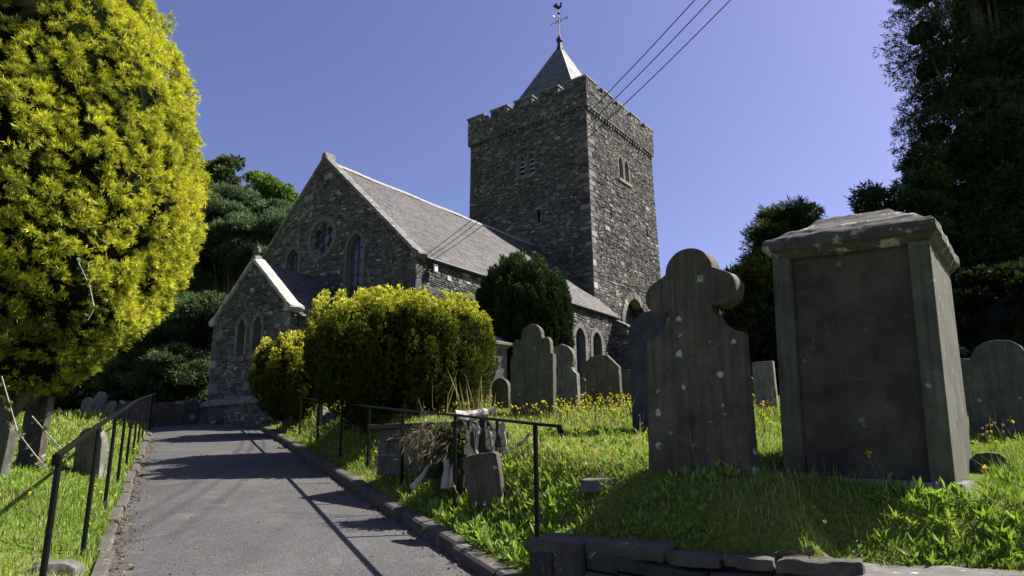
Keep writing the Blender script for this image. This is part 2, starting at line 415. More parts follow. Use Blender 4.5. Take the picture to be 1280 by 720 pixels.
def stone_col():
    r = random.random(); k = random.uniform(.5, 1.35)*.84
    if r < .60: c = (.145, .141, .136)
    elif r < .70: c = (.180, .165, .142)
    elif r < .90: c = (.085, .085, .090)
    elif r < .97: c = (.240, .225, .195)
    else: c = (.36, .35, .32)
    return tuple(k*q_ for q_ in c)
def wavy(u, z): return .022*math.sin(u*1.7+z*.9)+.016*math.sin(u*4.3-z*2.1+1.)
MORT = (.075, .071, .065)
def masonry(mb, Mf, L, Rr, z0, z1, openings=(), hmin=.045, hmax=.125, lmin=.09, lmax=.28, prot=.030, breaks=(), mort=MORT, colf=stone_col, blocks=0, quoins='', quoin_top=99):
    """Mf(u,d,z)->world, d outwards. L(z),R(z) wall limits. openings: dict(z0,z1,lo(z),hi(z))"""
    zs = [z0]; brk = sorted([b for o in openings for b in (o['z0'], o['z1'])]+list(breaks)+[z1])
    brk = [b for b in brk if z0 < b <= z1]
    for b in brk:
        while b-zs[-1] > hmax*1.3:
            zs.append(zs[-1]+random.uniform(hmin, hmax) if b-zs[-1] > hmax*2 else zs[-1]+(b-zs[-1])*random.uniform(.4, .6))
        if b-zs[-1] > .012: zs.append(b)
    def pt(u, d, z): return Mf(u, d, z+wavy(u, z))
    for za, zb in zip(zs[:-1], zs[1:]):
        zm = .5*(za+zb); h = zb-za
        segs = [(lambda z: L(z), lambda z: Rr(z))]
        ops = sorted([o for o in openings if o['z0']-1e-4 <= za and zb <= o['z1']+1e-4], key=lambda o: o['lo'](zm))
        edges = [L]+[f for o in ops for f in (o['lo'], o['hi'])]+[Rr]
        for a, b in zip(edges[::2], edges[1::2]):
            w_ = b(zm)-a(zm)
            if w_ < .02: continue
            A = (a(za), a(zb)); B = (b(za), b(zb))
            nseg = max(1, int(w_/1.2)); fr = np.linspace(0, 1, nseg+1)
            for f0, f1 in zip(fr[:-1], fr[1:]):
                mb.add([pt(A[0]+f0*(B[0]-A[0]), 0, za), pt(A[0]+f1*(B[0]-A[0]), 0, za), pt(A[1]+f1*(B[1]-A[1]), 0, zb), pt(A[1]+f0*(B[1]-A[1]), 0, zb)], [(0, 1, 2, 3)], 0, mort)
            # stones
            cuts = [0.]; ll = lmin+(lmax-lmin)*min(1, h/hmax)
            while cuts[-1] < w_:
                cuts.append(cuts[-1]+random.uniform(.55, 1.5)*random.choice([.5, .8, .8, 1.])*ll)
            if len(cuts) > 2 and w_-cuts[-2] < .12: cuts.pop(-2)
            cuts[-1] = w_
            for c0, c1 in zip(cuts[:-1], cuts[1:]):
                parts = [(za, zb)]
                if h > .10 and random.random() < .4:
                    zc = za+h*random.uniform(.35, .65); parts = [(za, zc), (zc, zb)]
                for y0, y1 in parts:
                    if random.random() < .015: continue
                    f0, f1 = c0/w_, c1/w_
                    def uu(f, z):
                        k = (z-za)/h; lo = A[0]+(A[1]-A[0])*k; hi = B[0]+(B[1]-B[0])*k; return lo+f*(hi-lo)
                    g = random.uniform(.004, .010); d = random.uniform(.006, prot); bv = min(.014, .25*(y1-y0), .3*(c1-c0))
                    q_ = [(uu(f0, y0)+g, y0+g), (uu(f1, y0)-g, y0+g), (uu(f1, y1)-g, y1-g), (uu(f0, y1)+g, y1-g)]
                    jt = lambda: random.uniform(-.006, .006)
                    tl = [d+random.uniform(-.006, .006) for _ in range(4)]
                    bk = [pt(u, .001, z) for u, z in q_]
                    ce = (sum(u for u, _ in q_)/4, sum(z for _, z in q_)/4)
                    fr_ = []
                    for (u, z), dd in zip(q_, tl):
                        fr_.append(pt(u+(bv if u < ce[0] else -bv)+jt(), max(.004, dd), z+(bv if z < ce[1] else -bv)+jt()))
                    mb.add(bk+fr_, [(4, 5, 6, 7), (0, 1, 5, 4), (1, 2, 6, 5), (2, 3, 7, 6), (3, 0, 4, 7)], 0, colf())
    # scattered larger blocks and quoins break up the coursing
    def blk(u0, u1, y0, y1, d):
        bv = .016; q_ = [(u0, y0), (u1, y0), (u1, y1), (u0, y1)]; cu, cz = (u0+u1)/2, (y0+y1)/2
        q_ = [(u+random.uniform(-.02, .02), z+random.uniform(-.014, .014)) for u, z in q_]
        bk = [Mf(u, -.005, z) for u, z in q_]; fr_ = [Mf(u+(bv if u < cu else -bv), d+random.uniform(-.006, .006), z+(bv if z < cz else -bv)) for u, z in q_]
        mb.add(bk+fr_, [(4, 5, 6, 7), (0, 1, 5, 4), (1, 2, 6, 5), (2, 3, 7, 6), (3, 0, 4, 7)], 0, tuple(1.0*q for q in colf()))
    wd = Rr(z0)-L(z0)
    if blocks:
        for _ in range(int(blocks*wd*(z1-z0))):
            h_ = random.uniform(.13, .27); w_ = random.uniform(.22, .55); z = random.uniform(z0, z1-h_); a_, b_ = L(z+h_), Rr(z+h_)
            if b_-a_ < w_+.4: continue
            u = random.uniform(a_+.1, b_-w_-.1)
            if any(o['z0']-.2 < z+h_ and z < o['z1']+.2 and o['lo'](o['z0'])-.25 < u+w_ and u < o['hi'](o['z0'])+.25 for o in openings): continue
            blk(u, u+w_, z, z+h_, prot*random.uniform(.95, 1.2))
        for sd_ in quoins:
            z = z0; k = 0
            while z < min(z1, quoin_top)-.35:
                h_ = random.uniform(.2, .36); w_ = (.62 if (k+(sd_ == 'R')) % 2 else .34)*random.uniform(.85, 1.15)
                if sd_ == 'L': blk(L(z)-.03, L(z)+w_, z+.008, z+h_-.008, prot*1.05)
                else: blk(Rr(z)-w_, Rr(z)+.03, z+.008, z+h_-.008, prot*1.05)
                z += h_; k += 1
def arch_pts(w_, z0, zs, k=1., n=9):
    """pointed arch outline from left foot to right foot: half-width w_, springing zs; k radius factor (k=1 semicircle, 2 equilateral)"""
    r = w_*k; pts = [(-w_, z0)]
    a_end = math.acos((r-w_)/r)
    for i in range(n+1):
        a = a_end*i/n; pts.append((-w_+r-r*math.cos(a), zs+r*math.sin(a)))
    rt = [(-x, z) for x, z in pts[::-1]][1:]
    return pts+rt
def arch_open(uc, w_, z0, zs, k):
    r = w_*k; top = zs+r*math.sin(math.acos((r-w_)/r))
    def hw(z):
        if z <= zs: return w_
        s_ = min(1., (z-zs)/r); return max(.005, w_-r+math.sqrt(max(0, r*r-(z-zs)**2)))
    return dict(z0=z0, z1=top, lo=lambda z: uc-hw(z), hi=lambda z: uc+hw(z))
def off_arch(w_, z0, zs, k, o, n=9):
    # outline offset outwards by o, same point count
    r = w_*k; a_end = math.acos((r-w_)/r); pts = [(-w_-o, z0)]
    r2 = r+o; a2 = math.acos((r-w_)/r2)
    for i in range(n+1):
        a = a2*i/n; pts.append((-w_+r-r2*math.cos(a), zs+r2*math.sin(a)))
    return pts+[(-x, z) for x, z in pts[::-1]][1:]

CB = (CH[0], CH[1], 2.8)
church = empty('stone_church', CB, 'grey rubble stone church with battlemented tower and slate roofs beyond the graveyard', 'church')

def window(parent, name, Mf, uc, w_, z0, zs, k=1.6, ring=.17, depth=.32, bars=5, mull=1, glass='glass', louv=0, proud=.03, hood=False, stone='dressed'):
    mb = MB(); Q = lambda x, y, z: Mf(uc+x, y, z)
    inn = arch_pts(w_, z0, zs, k); out = off_arch(w_, z0, zs, k, ring)
    mb.ring(inn, out, Q, -depth, proud, 0)
    # splayed inner moulding
    inn2 = off_arch(w_, z0, zs, k, -.055)
    mb.ring(inn2, off_arch(w_, z0, zs, k, .01), Q, -depth, -depth*.45, 0)
    if hood: mb.ring(off_arch(w_, zs-.02, zs, k, ring+.004), off_arch(w_, zs-.02, zs, k, ring+.07), Q, -.02, proud+.045, 0)
    sill = [(-w_-ring-.04, z0-.16), (w_+ring+.04, z0-.16), (w_+ring+.04, z0+.002), (-w_-ring-.04, z0+.002)]
    mb.prism(sill, Q, -depth, proud+.06, 0)
    mb.prism(arch_pts(w_-.03, z0, zs, k), Q, -depth+.02, -depth+.035, 1)
    top = zs+(w_*k)*math.sin(math.acos((w_*k-w_)/(w_*k)))
    def hw(z):
        r = w_*k
        return w_-.05 if z <= zs else max(.01, w_-.05-r+math.sqrt(max(0, r*r-(z-zs)**2)))
    if louv:
        for i in range(louv):
            z = z0+.1+(top-z0-.2)*i/louv
            h = hw(z+.1); mb.add([Q(-h, -depth+.05, z+.17), Q(h, -depth+.05, z+.17), Q(h, -.13, z), Q(-h, -.13, z), Q(-h, -depth+.05, z+.145), Q(h, -depth+.05, z+.145), Q(h, -.13, z-.025), Q(-h, -.13, z-.025)],
                                 [(0, 1, 2, 3), (7, 6, 5, 4), (3, 2, 6, 7), (0, 3, 7, 4), (1, 5, 6, 2), (0, 4, 5, 1)], 2)
    else:
        for i in range(1, bars+1):
            z = z0+(top-z0)*i/(bars+1); h = hw(z); mb.box(Q(0, -depth+.06, z), s_vec(Mf)*h, n_vec(Mf)*.012, up*.014, 2)
        for i in range(mull):
            x = (i+1)/(mull+1)*2*(w_-.05)-(w_-.05)
            tz = zs+math.sqrt(max(0, (w_*k)**2-(w_*k-w_+abs(x)+.03)**2))
            mb.box(Q(x, -depth+.062, .5*(z0+tz)), s_vec(Mf)*.012, n_vec(Mf)*.012, up*(.5*(tz-z0)), 2)
    return mb.build(name, [M[stone], M[glass], M['louvre'] if louv else M['lead']], parent, CB)
def s_vec(Mf): return np.array(Mf(1, 0, 5))-np.array(Mf(0, 0, 5))
def n_vec(Mf): return np.array(Mf(0, 1, 5))-np.array(Mf(0, 0, 5))

# wall mappings (u along, d outwards, z)
gableM = lambda u, d, z: cp(-d, u, z)                 # west gable, u = S
southM = lambda u, d, z: cp(u, d, z)                  # south wall, u = N
northM = lambda u, d, z: cp(u, -2*HALF-d, z)
slope = (HR-HE)/HALF
nave = MB()
lanc = [arch_open(-2.85, .44, 6.2, 8.45, 1.35), arch_open(-6.25, .41, 6.2, 8.58, 1.35)]
ROSE_Z, ROSE_R = 9.17, .72
rose_o = dict(z0=ROSE_Z-ROSE_R, z1=ROSE_Z+ROSE_R, lo=lambda z: -4.62-math.sqrt(max(0, ROSE_R**2-(z-ROSE_Z)**2)), hi=lambda z: -4.62+math.sqrt(max(0, ROSE_R**2-(z-ROSE_Z)**2)))
for o_, e_ in ((0, 0),):
    masonry(nave, gableM, lambda z: -2*HALF+max(0, (z-HE)/slope), lambda z: 0-max(0, (z-HE)/slope), GB, HR-.05, lanc+[rose_o], breaks=(HE,), blocks=.8, quoins='R', quoin_top=HE)
slan = [arch_open(9.72, .48, 4.0, 6.30, 1.3), arch_open(11.12, .48, 4.0, 6.30, 1.3), arch_open(2.6, .48, 4.0, 6.3, 1.3), arch_open(5.9, .48, 4., 6.3, 1.3)]
masonry(nave, southM, lambda z: 0., lambda z: LEN, GB, HE, slan, blocks=.8, quoins='L')
nave.add([northM(0, 0, GB), northM(LEN, 0, GB), northM(LEN, 0, HE), northM(0, 0, HE)], [(0, 1, 2, 3)], 0, MORT)
nave.add([cp(LEN, 0, GB), cp(LEN, 0, HE), cp(LEN, -HALF, HR-.05), cp(LEN, -2*HALF, HE), cp(LEN, -2*HALF, GB)], [(0, 1, 2, 3, 4)], 0, MORT)
nave_o = nave.build('nave_wall', M['masonry'], church, CB, fixn=False)
window(nave_o, 'lancet_window', gableM, -2.85, .40, 6.2, 8.45, 1.35, ring=.11, depth=.2, bars=5)
window(nave_o, 'lancet_window', gableM, -6.25, .37, 6.2, 8.58, 1.35, ring=.11, depth=.2, bars=5)
for uc in (9.72, 11.12, 2.6, 5.9): window(nave_o, 'lancet_window', southM, uc, .38, 4.0, 6.30, 1.3, ring=.20, bars=9, mull=2)
# rose window: ring, six foils
mb = MB(); circ = lambda r, n=36: [(r*math.cos(2*math.pi*i/n), ROSE_Z+r*math.sin(2*math.pi*i/n)) for i in range(n)]
Qr = lambda x, y, z: gableM(-4.62+x, y, z)
mb.ring(circ(.62), circ(.79), Qr, -.3, .04, 0, closed=True)
foil = []
for i in range(72):
    a = 2*math.pi*i/72; ph = ((a/(2*math.pi)*6+.5) % 1)-.5
    foil.append((.33+.24*math.sqrt(max(0, 1-(abs(ph)*2)**2)), a))
mb.ring([(r*math.sin(a), ROSE_Z+r*math.cos(a)) for r, a in foil], [(.63*math.sin(a), ROSE_Z+.63*math.cos(a)) for r, a in foil], Qr, -.17, -.03, 0, closed=True)
mb.prism(circ(.66, 24), Qr, -.20, -.18, 1)
mb.ring(circ(.2, 24), circ(.235, 24), Qr, -.175, -.12, 2, closed=True)
for i in range(6):
    a = math.pi/6+math.pi/3*i; mb.box(Qr(.32*math.sin(a), -.15, ROSE_Z+.32*math.cos(a)), (s3*math.sin(a)+up*math.cos(a))*.11, n3*.02, (s3*math.cos(a)-up*math.sin(a))*.014, 2)
mb.build('rose_window', [M['dressed'], M['glass'], M['lead']], nave_o, CB)

def slate_col(kind):
    k = random.uniform(.84, 1.16)
    base = {'purple': (.072, .066, .066), 'dark': (.06, .06, .068), 'spire': (.105, .105, .108)}[kind]
    if random.random() < .06: k *= .6
    j = random.uniform(-.02, .02)
    return (base[0]*k+j*.2, base[1]*k, base[2]*k-j*.2)
def slates(mb, Af, w0, w1, length, kind, sw=.30, ex=.24, sag=0):
    """Af(u,v,d): u across, v down the slope from the ridge, d off the surface. w0(v), w1(v): limits"""
    n = int(length/ex); 
    def sg(u, v): return -sag*math.sin(math.pi*min(1, max(0, v/length)))*(.6+.4*math.sin(u*.8+.5))+.012*math.sin(u*2.3+v*1.7)
    A = lambda u, v, d: Af(u, v, d+sg(u, v))
    for r in range(n+1):
        va = r*ex; vb = min(length, va+ex*1.0)+.05
        if va >= length: break
        vm = va+ex/2; a, b = w0(vm), w1(vm)
        u = a-(random.random() if r % 2 else .5)*sw
        while u < b:
            x0, x1 = max(a, u), min(b, u+sw)
            u += sw*random.uniform(.9, 1.1)
            if x1-x0 < .02: continue
            g = .003; t0 = .006+random.uniform(0, .004); t1 = .020+random.uniform(-.004, .005); dv = random.uniform(-.012, .012)
            vs = [A(x0+g, va, t0), A(x1-g, va, t0), A(x1-g, vb+dv, t1), A(x0+g, vb+dv, t1), A(x1-g, vb+dv, t1-.02), A(x0+g, vb+dv, t1-.02)]
            mb.add(vs, [(0, 1, 2, 3), (3, 2, 4, 5)], 0, slate_col(kind))
RL = math.hypot(HALF+.12, (HR-.12)-(HE-.08))
def southroof(u, v, d):
    f = v/RL; S_ = -HALF+f*(HALF+.12); z = HR-.12+f*((HE-.08)-(HR-.12))
    nn = s3*math.sin(math.atan(slope))+up*math.cos(math.atan(slope)); return cp(u, S_, z)+d*nn
def northroof(u, v, d):
    f = v/RL; S_ = -HALF-f*(HALF+.12); z = HR-.12+f*((HE-.08)-(HR-.12))
    nn = -s3*math.sin(math.atan(slope))+up*math.cos(math.atan(slope)); return cp(u, S_, z)+d*nn
rf = MB()
slates(rf, southroof, lambda v: .28, lambda v: LEN, RL, 'purple', sw=.22, ex=.16, sag=.06)
for A in (southroof, northroof):
    rf.add([A(.1, 0, -.10), A(LEN, 0, -.10), A(LEN, RL, -.10), A(.1, RL, -.10)], [(0, 1, 2, 3)], 0, (.05, .05, .05))
rf.add([northroof(.1, 0, 0), northroof(LEN, 0, 0), northroof(LEN, RL, 0), northroof(.1, RL, 0)], [(0, 1, 2, 3)], 0, (.12, .11, .115))
roof_o = rf.build('nave_roof', M['slate'], church, CB, fixn=False)
rd = MB(); u = .3
while u < LEN-.1:
    L_ = min(.45, LEN-u); a = [(-.13, -.10), (-.11, -.03), (0, .05), (.11, -.03), (.13, -.10)]
    j = .012*math.sin(u*2.1)
    va = [cp(u, -HALF+x, HR-.09+z+j) for x, z in a]; vb = [cp(u+L_-.012, -HALF+x, HR-.09+z+j) for x, z in a]
    rd.add(va+vb, [(0, 1, 6, 5), (1, 2, 7, 6), (2, 3, 8, 7), (3, 4, 9, 8), (0, 5, 9, 4), (0, 4, 3, 2, 1), (5, 6, 7, 8, 9)]); u += L_
rd.build('ridge_tiles', M['ridge'], roof_o, CB)
gt = MB(); gt.tube([southroof(.3, RL+.05, -.03), southroof(LEN, RL+.05, -.03)], .055, 8)
gt.box(cp(LEN/2+.1, .06, HE-.14), n3*(LEN/2-.15), s3*.03, up*.06)
gt.build('gutter', M['lead'], roof_o, CB)

def coping(Nn, wid, Sc, half, he, hr, th, mat, name, par, dropk=.1):
    """raised stone coping on a gable at N = Nn, running over both rakes"""
    mb = MB(); sl = (hr-he)/half; nrm = math.hypot(1, sl)
    for sg in (-1, 1):
        nst = max(3, int(math.hypot(half, hr-he)/.85)); 
        for i in range(nst):
            f0, f1 = i/nst+.002, (i+1)/nst-.002
            e = random.uniform(-.008, .008)
            def pq(f, off, N_):
                S_ = Sc+sg*f*(half+.18); z = hr+.03-f*(half+.18)*sl
                return cp(N_, S_+sg*off*sl/nrm, z+off/nrm)
            vs = []
            for f in (f0, f1):
                vs += [pq(f, -.05, Nn-.09+e), pq(f, .05, Nn-.09+e), pq(f, .085, Nn+wid/2), pq(f, .05, Nn+wid), pq(f, -.18, Nn+wid)]
            mb.add(vs, [(0, 1, 2, 3, 4), (9, 8, 7, 6, 5)]+[(i_, (i_+1) % 5, (i_+1) % 5+5, i_+5) for i_ in range(5)])
        # kneeler
        k = [(sg*(half-.15), he-.16), (sg*(half+.04), he-.20), (sg*(half+.20), he-.10), (sg*(half+.20), he-.02), (sg*(half-.05), he+.14)]
        mb.prism([(Sc+x, z) for x, z in k], lambda x, y, z: cp(Nn-.12+y, x, z), 0, wid+.16)
    return mb.build(name, M[mat], par, CB, bevel=0)
cop = coping(0, .30, -HALF, HALF, HE, HR, .2, 'coping', 'gable_coping', church)
fin = MB()
fin.prism([(-.14, HR-.02), (.14, HR-.02), (.12, HR+.13), (.07, HR+.15), (.04, HR+.24), (-.02, HR+.2), (-.10, HR+.14)], lambda x, y, z: cp(y, -HALF+x, z), -.10, .34)
fin.build('apex_stone', M['coping'], cop, CB, bevel=.015)
fl = MB(); fl.box(cp(.62, .20, 7.35), n3*.10, s3*.07, up*.13, 0); fl.box(cp(.62, .272, 7.33), n3*.06, s3*.006, up*.07, 1); fl.box(cp(.62, .08, 7.5), n3*.03, s3*.09, up*.03, 0)
fl.box(cp(.25, .05, 7.62), n3*.05, s3*.06, up*.10, 0)
fl.tube([cp(.3, .06, 7.55), cp(.45, .08, 7.2), cp(.3, .06, 6.8), cp(.25, .06, 6.2)], .012, 6, 0)
fl.build('floodlight', [M['lead'], M['white']], church, CB)

# chapel (low west annexe)
CP, CW, CHE, CHR = 2.513, 2.005, 6.06, 7.81
chapM = lambda u, d, z: cp(-CP-d, u, z); chS = lambda u, d, z: cp(u, -HALF+CW+d, z); chN = lambda u, d, z: cp(-u-CP, -HALF-CW-d, z)
csl = (CHR-CHE)/CW
chap = MB()
cl = [arch_open(-5.09, .27, 4.72, 5.62, 1.7), arch_open(-4.23, .27, 4.72, 5.62, 1.7)]
masonry(chap, chapM, lambda z: -HALF-CW+max(0, (z-CHE)/csl), lambda z: -HALF+CW-max(0, (z-CHE)/csl), 3.4, CHR-.04, cl, breaks=(CHE,), hmin=.05, hmax=.14, blocks=.9, quoins='LR', quoin_top=CHE)
masonry(chap, chS, lambda z: -CP, lambda z: 0., 3.4, CHE)
masonry(chap, chN, lambda z: -CP, lambda z: 0., 3.4, CHE)
chap_o = chap.build('chapel_wall', M['masonry'], church, CB, fixn=False)
pl = MB()
masonry(pl, lambda u, d, z: cp(-CP-.14-d, u, z), lambda z: -HALF-CW-.14, lambda z: -HALF+CW+.14, 2.2, 3.34)
masonry(pl, lambda u, d, z: cp(u, -HALF+CW+.14+d, z), lambda z: -CP-.14, lambda z: 0., 2.2, 3.34)
masonry(pl, lambda u, d, z: cp(-u-CP-.14, -HALF-CW-.14-d, z), lambda z: 0, lambda z: CP, 2.2, 3.34)
plo = pl.build('plinth', M['masonry'], chap_o, CB, fixn=False)
ws = MB(); a, b = -HALF-CW, -HALF+CW
ws.add([cp(-CP-.20, a-.2, 3.30), cp(-CP-.20, b+.2, 3.30), cp(-CP+.02, b, 3.52), cp(-CP+.02, a, 3.52)], [(0, 1, 2, 3)])
ws.add([cp(-CP-.20, b+.2, 3.30), cp(0, b+.2, 3.30), cp(0, b, 3.52), cp(-CP+.02, b, 3.52)], [(0, 1, 2, 3)])
ws.add([cp(-CP-.20, a-.2, 3.24), cp(-CP-.20, b+.2, 3.24), cp(-CP-.20, b+.2, 3.30), cp(-CP-.20, a-.2, 3.30)], [(0, 1, 2, 3)])
ws.add([cp(-CP-.20, b+.2, 3.24), cp(0, b+.2, 3.24), cp(0, b+.2, 3.30), cp(-CP-.20, b+.2, 3.30)], [(0, 1, 2, 3)])
ws.build('plinth_weathering', M['coping'], chap_o, CB, fixn=False)
for uc in (-5.09, -4.23): window(chap_o, 'lancet_window', chapM, uc, .19, 4.74, 5.62, 1.9, ring=.15, depth=.25, bars=4, mull=1, hood=False)
crf = MB(); CRL = math.hypot(CW+.2, (CW+.2)*csl)
def chroof(sg):
    def A(u, v, d):
        f = v/CRL*(CW+.2); nn = sg*s3*csl/math.hypot(1, csl)+up/math.hypot(1, csl); return cp(u, -HALF+sg*f, CHR-.08-f*csl)+d*nn
    return A
for sg in (1, -1):
    slates(crf, chroof(sg), lambda v: -CP+.22, lambda v: .0, CRL, 'dark', sw=.24, ex=.2)
    A = chroof(sg); crf.add([A(-CP+.1, 0, -.08), A(0, 0, -.08), A(0, CRL, -.08), A(-CP+.1, CRL, -.08)], [(0, 1, 2, 3)], 0, (.03, .03, .03))
cro = crf.build('chapel_roof', M['slate'], church, CB, fixn=False)
g2 = MB(); A = chroof(1); g2.tube([A(-CP+.25, CRL+.04, -.02), A(0, CRL+.04, -.02)], .05, 8)
g2.tube([A(-CP+.36, CRL+.02, -.03), cp(-CP+.36, -HALF+CW+.06, CHE-.45), cp(-CP+.36, -HALF+CW+.06, 3.2)], .035, 8); g2.build('gutter', M['lead'], cro, CB)
M['coping_pale'] = m_dressed('pale_coping_stone', (.31, .30, .275), .6)
cco = coping(-CP, .34, -HALF, CW, CHE, CHR, .2, 'coping_pale', 'chapel_coping', church)
cx = MB(); Qx = lambda x, y, z: cp(-CP+.06+y, -HALF+x, z)
cx.prism([(-.13, CHR-.02), (.13, CHR-.02), (.07, CHR+.16), (-.07, CHR+.16)], Qx, -.12, .12)
cx.prism([(-.045, CHR+.16), (.045, CHR+.16), (.045, CHR+.26), (.15, CHR+.25), (.15, CHR+.36), (.045, CHR+.35), (.06, CHR+.48), (-.06, CHR+.48), (-.045, CHR+.35), (-.15, CHR+.36), (-.15, CHR+.25), (-.045, CHR+.26)], Qx, -.05, .05)
cx.ring([(.10*math.cos(a), CHR+.305+.10*math.sin(a)) for a in np.linspace(0, 2*math.pi, 20, endpoint=False)], [(.135*math.cos(a), CHR+.305+.135*math.sin(a)) for a in np.linspace(0, 2*math.pi, 20, endpoint=False)], Qx, -.035, .035, closed=True)
cx.build('cross_finial', M['coping'], cco, CB)

# tower
def towerM(face):
    def f(u, d, z):
        k = max(0., BAT*(HS-z))
        if face == 'W': return cp(LEN-k-d, TC+u, z)
        if face == 'S': return cp(LEN+TD/2+u, TC+TW+k+d, z)
        if face == 'N': return cp(LEN+TD/2-u, TC-TW-k-d, z)
        return cp(LEN+TD+k+d, TC-u, z)
    return f
tw = MB()
def thalf(face): return TW if face in 'WE' else TD/2
belW = [arch_open(-.28, .27, 15.95, 16.85, 1.7), arch_open(.36, .27, 15.95, 16.85, 1.7)]
belS = [arch_open(-.32, .30, 15.95, 16.9, 1.7), arch_open(.36, .30, 15.95, 16.9, 1.7)]
slit = lambda uc, z0, z1: dict(z0=z0, z1=z1, lo=lambda z: uc-.06, hi=lambda z: uc+.06)
opn = {'W': belW+[slit(.82, 13.15, 13.9)], 'S': belS+[slit(-1.75, 13.28, 13.97), slit(2.46, 13.4, 14.1)], 'N': [], 'E': []}
AR_U, AR_W, AR_S, AR_Z0 = .32, 1.32, 8.05, 2.6
opn['S'].append(arch_open(AR_U, AR_W, AR_Z0, AR_S-.25, 1.35))
for fc in 'WSNE':
    h_ = thalf(fc); Mf = towerM(fc)
    kk = lambda z: max(0, BAT*(HS-z))
    if fc in 'WS':
        masonry(tw, Mf, lambda z, h_=h_: -h_-kk(z), lambda z, h_=h_: h_+kk(z), 7.0 if fc == 'W' else GB, HS, opn[fc], hmin=.045, hmax=.13, lmin=.09, lmax=.29, prot=.036, blocks=.5, quoins='R' if fc == 'W' else 'L')
    else:
        masonry(tw, Mf, lambda z, h_=h_: -h_-kk(z), lambda z, h_=h_: h_+kk(z), GB, HS, (), hmin=.16, hmax=.3, lmin=.4, lmax=1.0)
tow_o = tw.build('tower', M['masonry'], church, CB, fixn=False)
for uc in (-.28, .36): window(tow_o, 'belfry_window', towerM('W'), uc, .23, 15.97, 16.85, 1.9, ring=.06, depth=.34, stone='darkdress', louv=4, glass='dark', hood=False)
for uc in (-.32, .36): window(tow_o, 'belfry_window', towerM('S'), uc, .25, 15.97, 16.9, 1.9, ring=.06, depth=.34, stone='darkdress', louv=4, glass='dark', hood=False)
for fc, uc, z0, z1 in (('W', .82, 13.15, 13.9), ('S', -1.75, 13.28, 13.97), ('S', 2.46, 13.4, 14.1)):
    mb = MB(); Mf = towerM(fc); mb.prism([(uc-.07, z0-.02), (uc+.07, z0-.02), (uc+.07, z1+.02), (uc-.07, z1+.02)], Mf, -.3, -.2, 1)
    mb.prism([(uc-.2, z1), (uc+.2, z1), (uc+.2, z1+.14), (uc-.2, z1+.14)], Mf, -.2, .045, 0); mb.prism([(uc-.18, z0-.12), (uc+.18, z0-.12), (uc+.18, z0), (uc-.18, z0)], Mf, -.2, .045, 0)
    mb.build('slit_window', [M['darkdress'], M['dark']], tow_o, CB)
# blocked arch in the south face
mb = MB(); Mf = towerM('S'); Qa = lambda x, y, z: Mf(AR_U+x, y, z)
inn = arch_pts(AR_W, AR_Z0, AR_S-.25, 1.35, 8); ou = off_arch(AR_W, AR_Z0, AR_S-.25, 1.35, .34, 8)
for i in range(1, len(inn)-2):
    j = random.uniform(-.02, .03)
    vs = [Qa(*p_) for p_ in ((inn[i][0], -.45, inn[i][1]), (inn[i+1][0], -.45, inn[i+1][1]), (ou[i+1][0], -.45, ou[i+1][1]), (ou[i][0], -.45, ou[i][1]),
          (inn[i][0], .06+j, inn[i][1]), (inn[i+1][0], .06+j, inn[i+1][1]), (ou[i+1][0], .06+j, ou[i+1][1]), (ou[i][0], .06+j, ou[i][1]))]
    mb.add(vs, [(4, 5, 6, 7), (0, 4, 7, 3), (1, 2, 6, 5), (0, 1, 5, 4), (3, 7, 6, 2)], 0, stone_col())
masonry(mb, lambda u, d, z: Mf(u, d-.62, z), lambda z: AR_U-AR_W-.05, lambda z: AR_U+AR_W+.05, GB, 9.4)
for sg in (-1, 1):
    q_ = [Qa(sg*AR_W, 0, AR_Z0), Qa(sg*AR_W, -.62, AR_Z0), Qa(sg*AR_W, -.62, AR_S-.25), Qa(sg*AR_W, 0, AR_S-.25)]; mb.add(q_, [(0, 1, 2, 3)], 0, (.13, .12, .11))
mb.prism([(.98, 7.55), (1.42, 7.75), (1.5, 8.0), (1.2, 8.0)], Qa, .0, .35, 0, (.42, .40, .36))
mb.build('blocked_arch', M['masonry'], tow_o, CB)
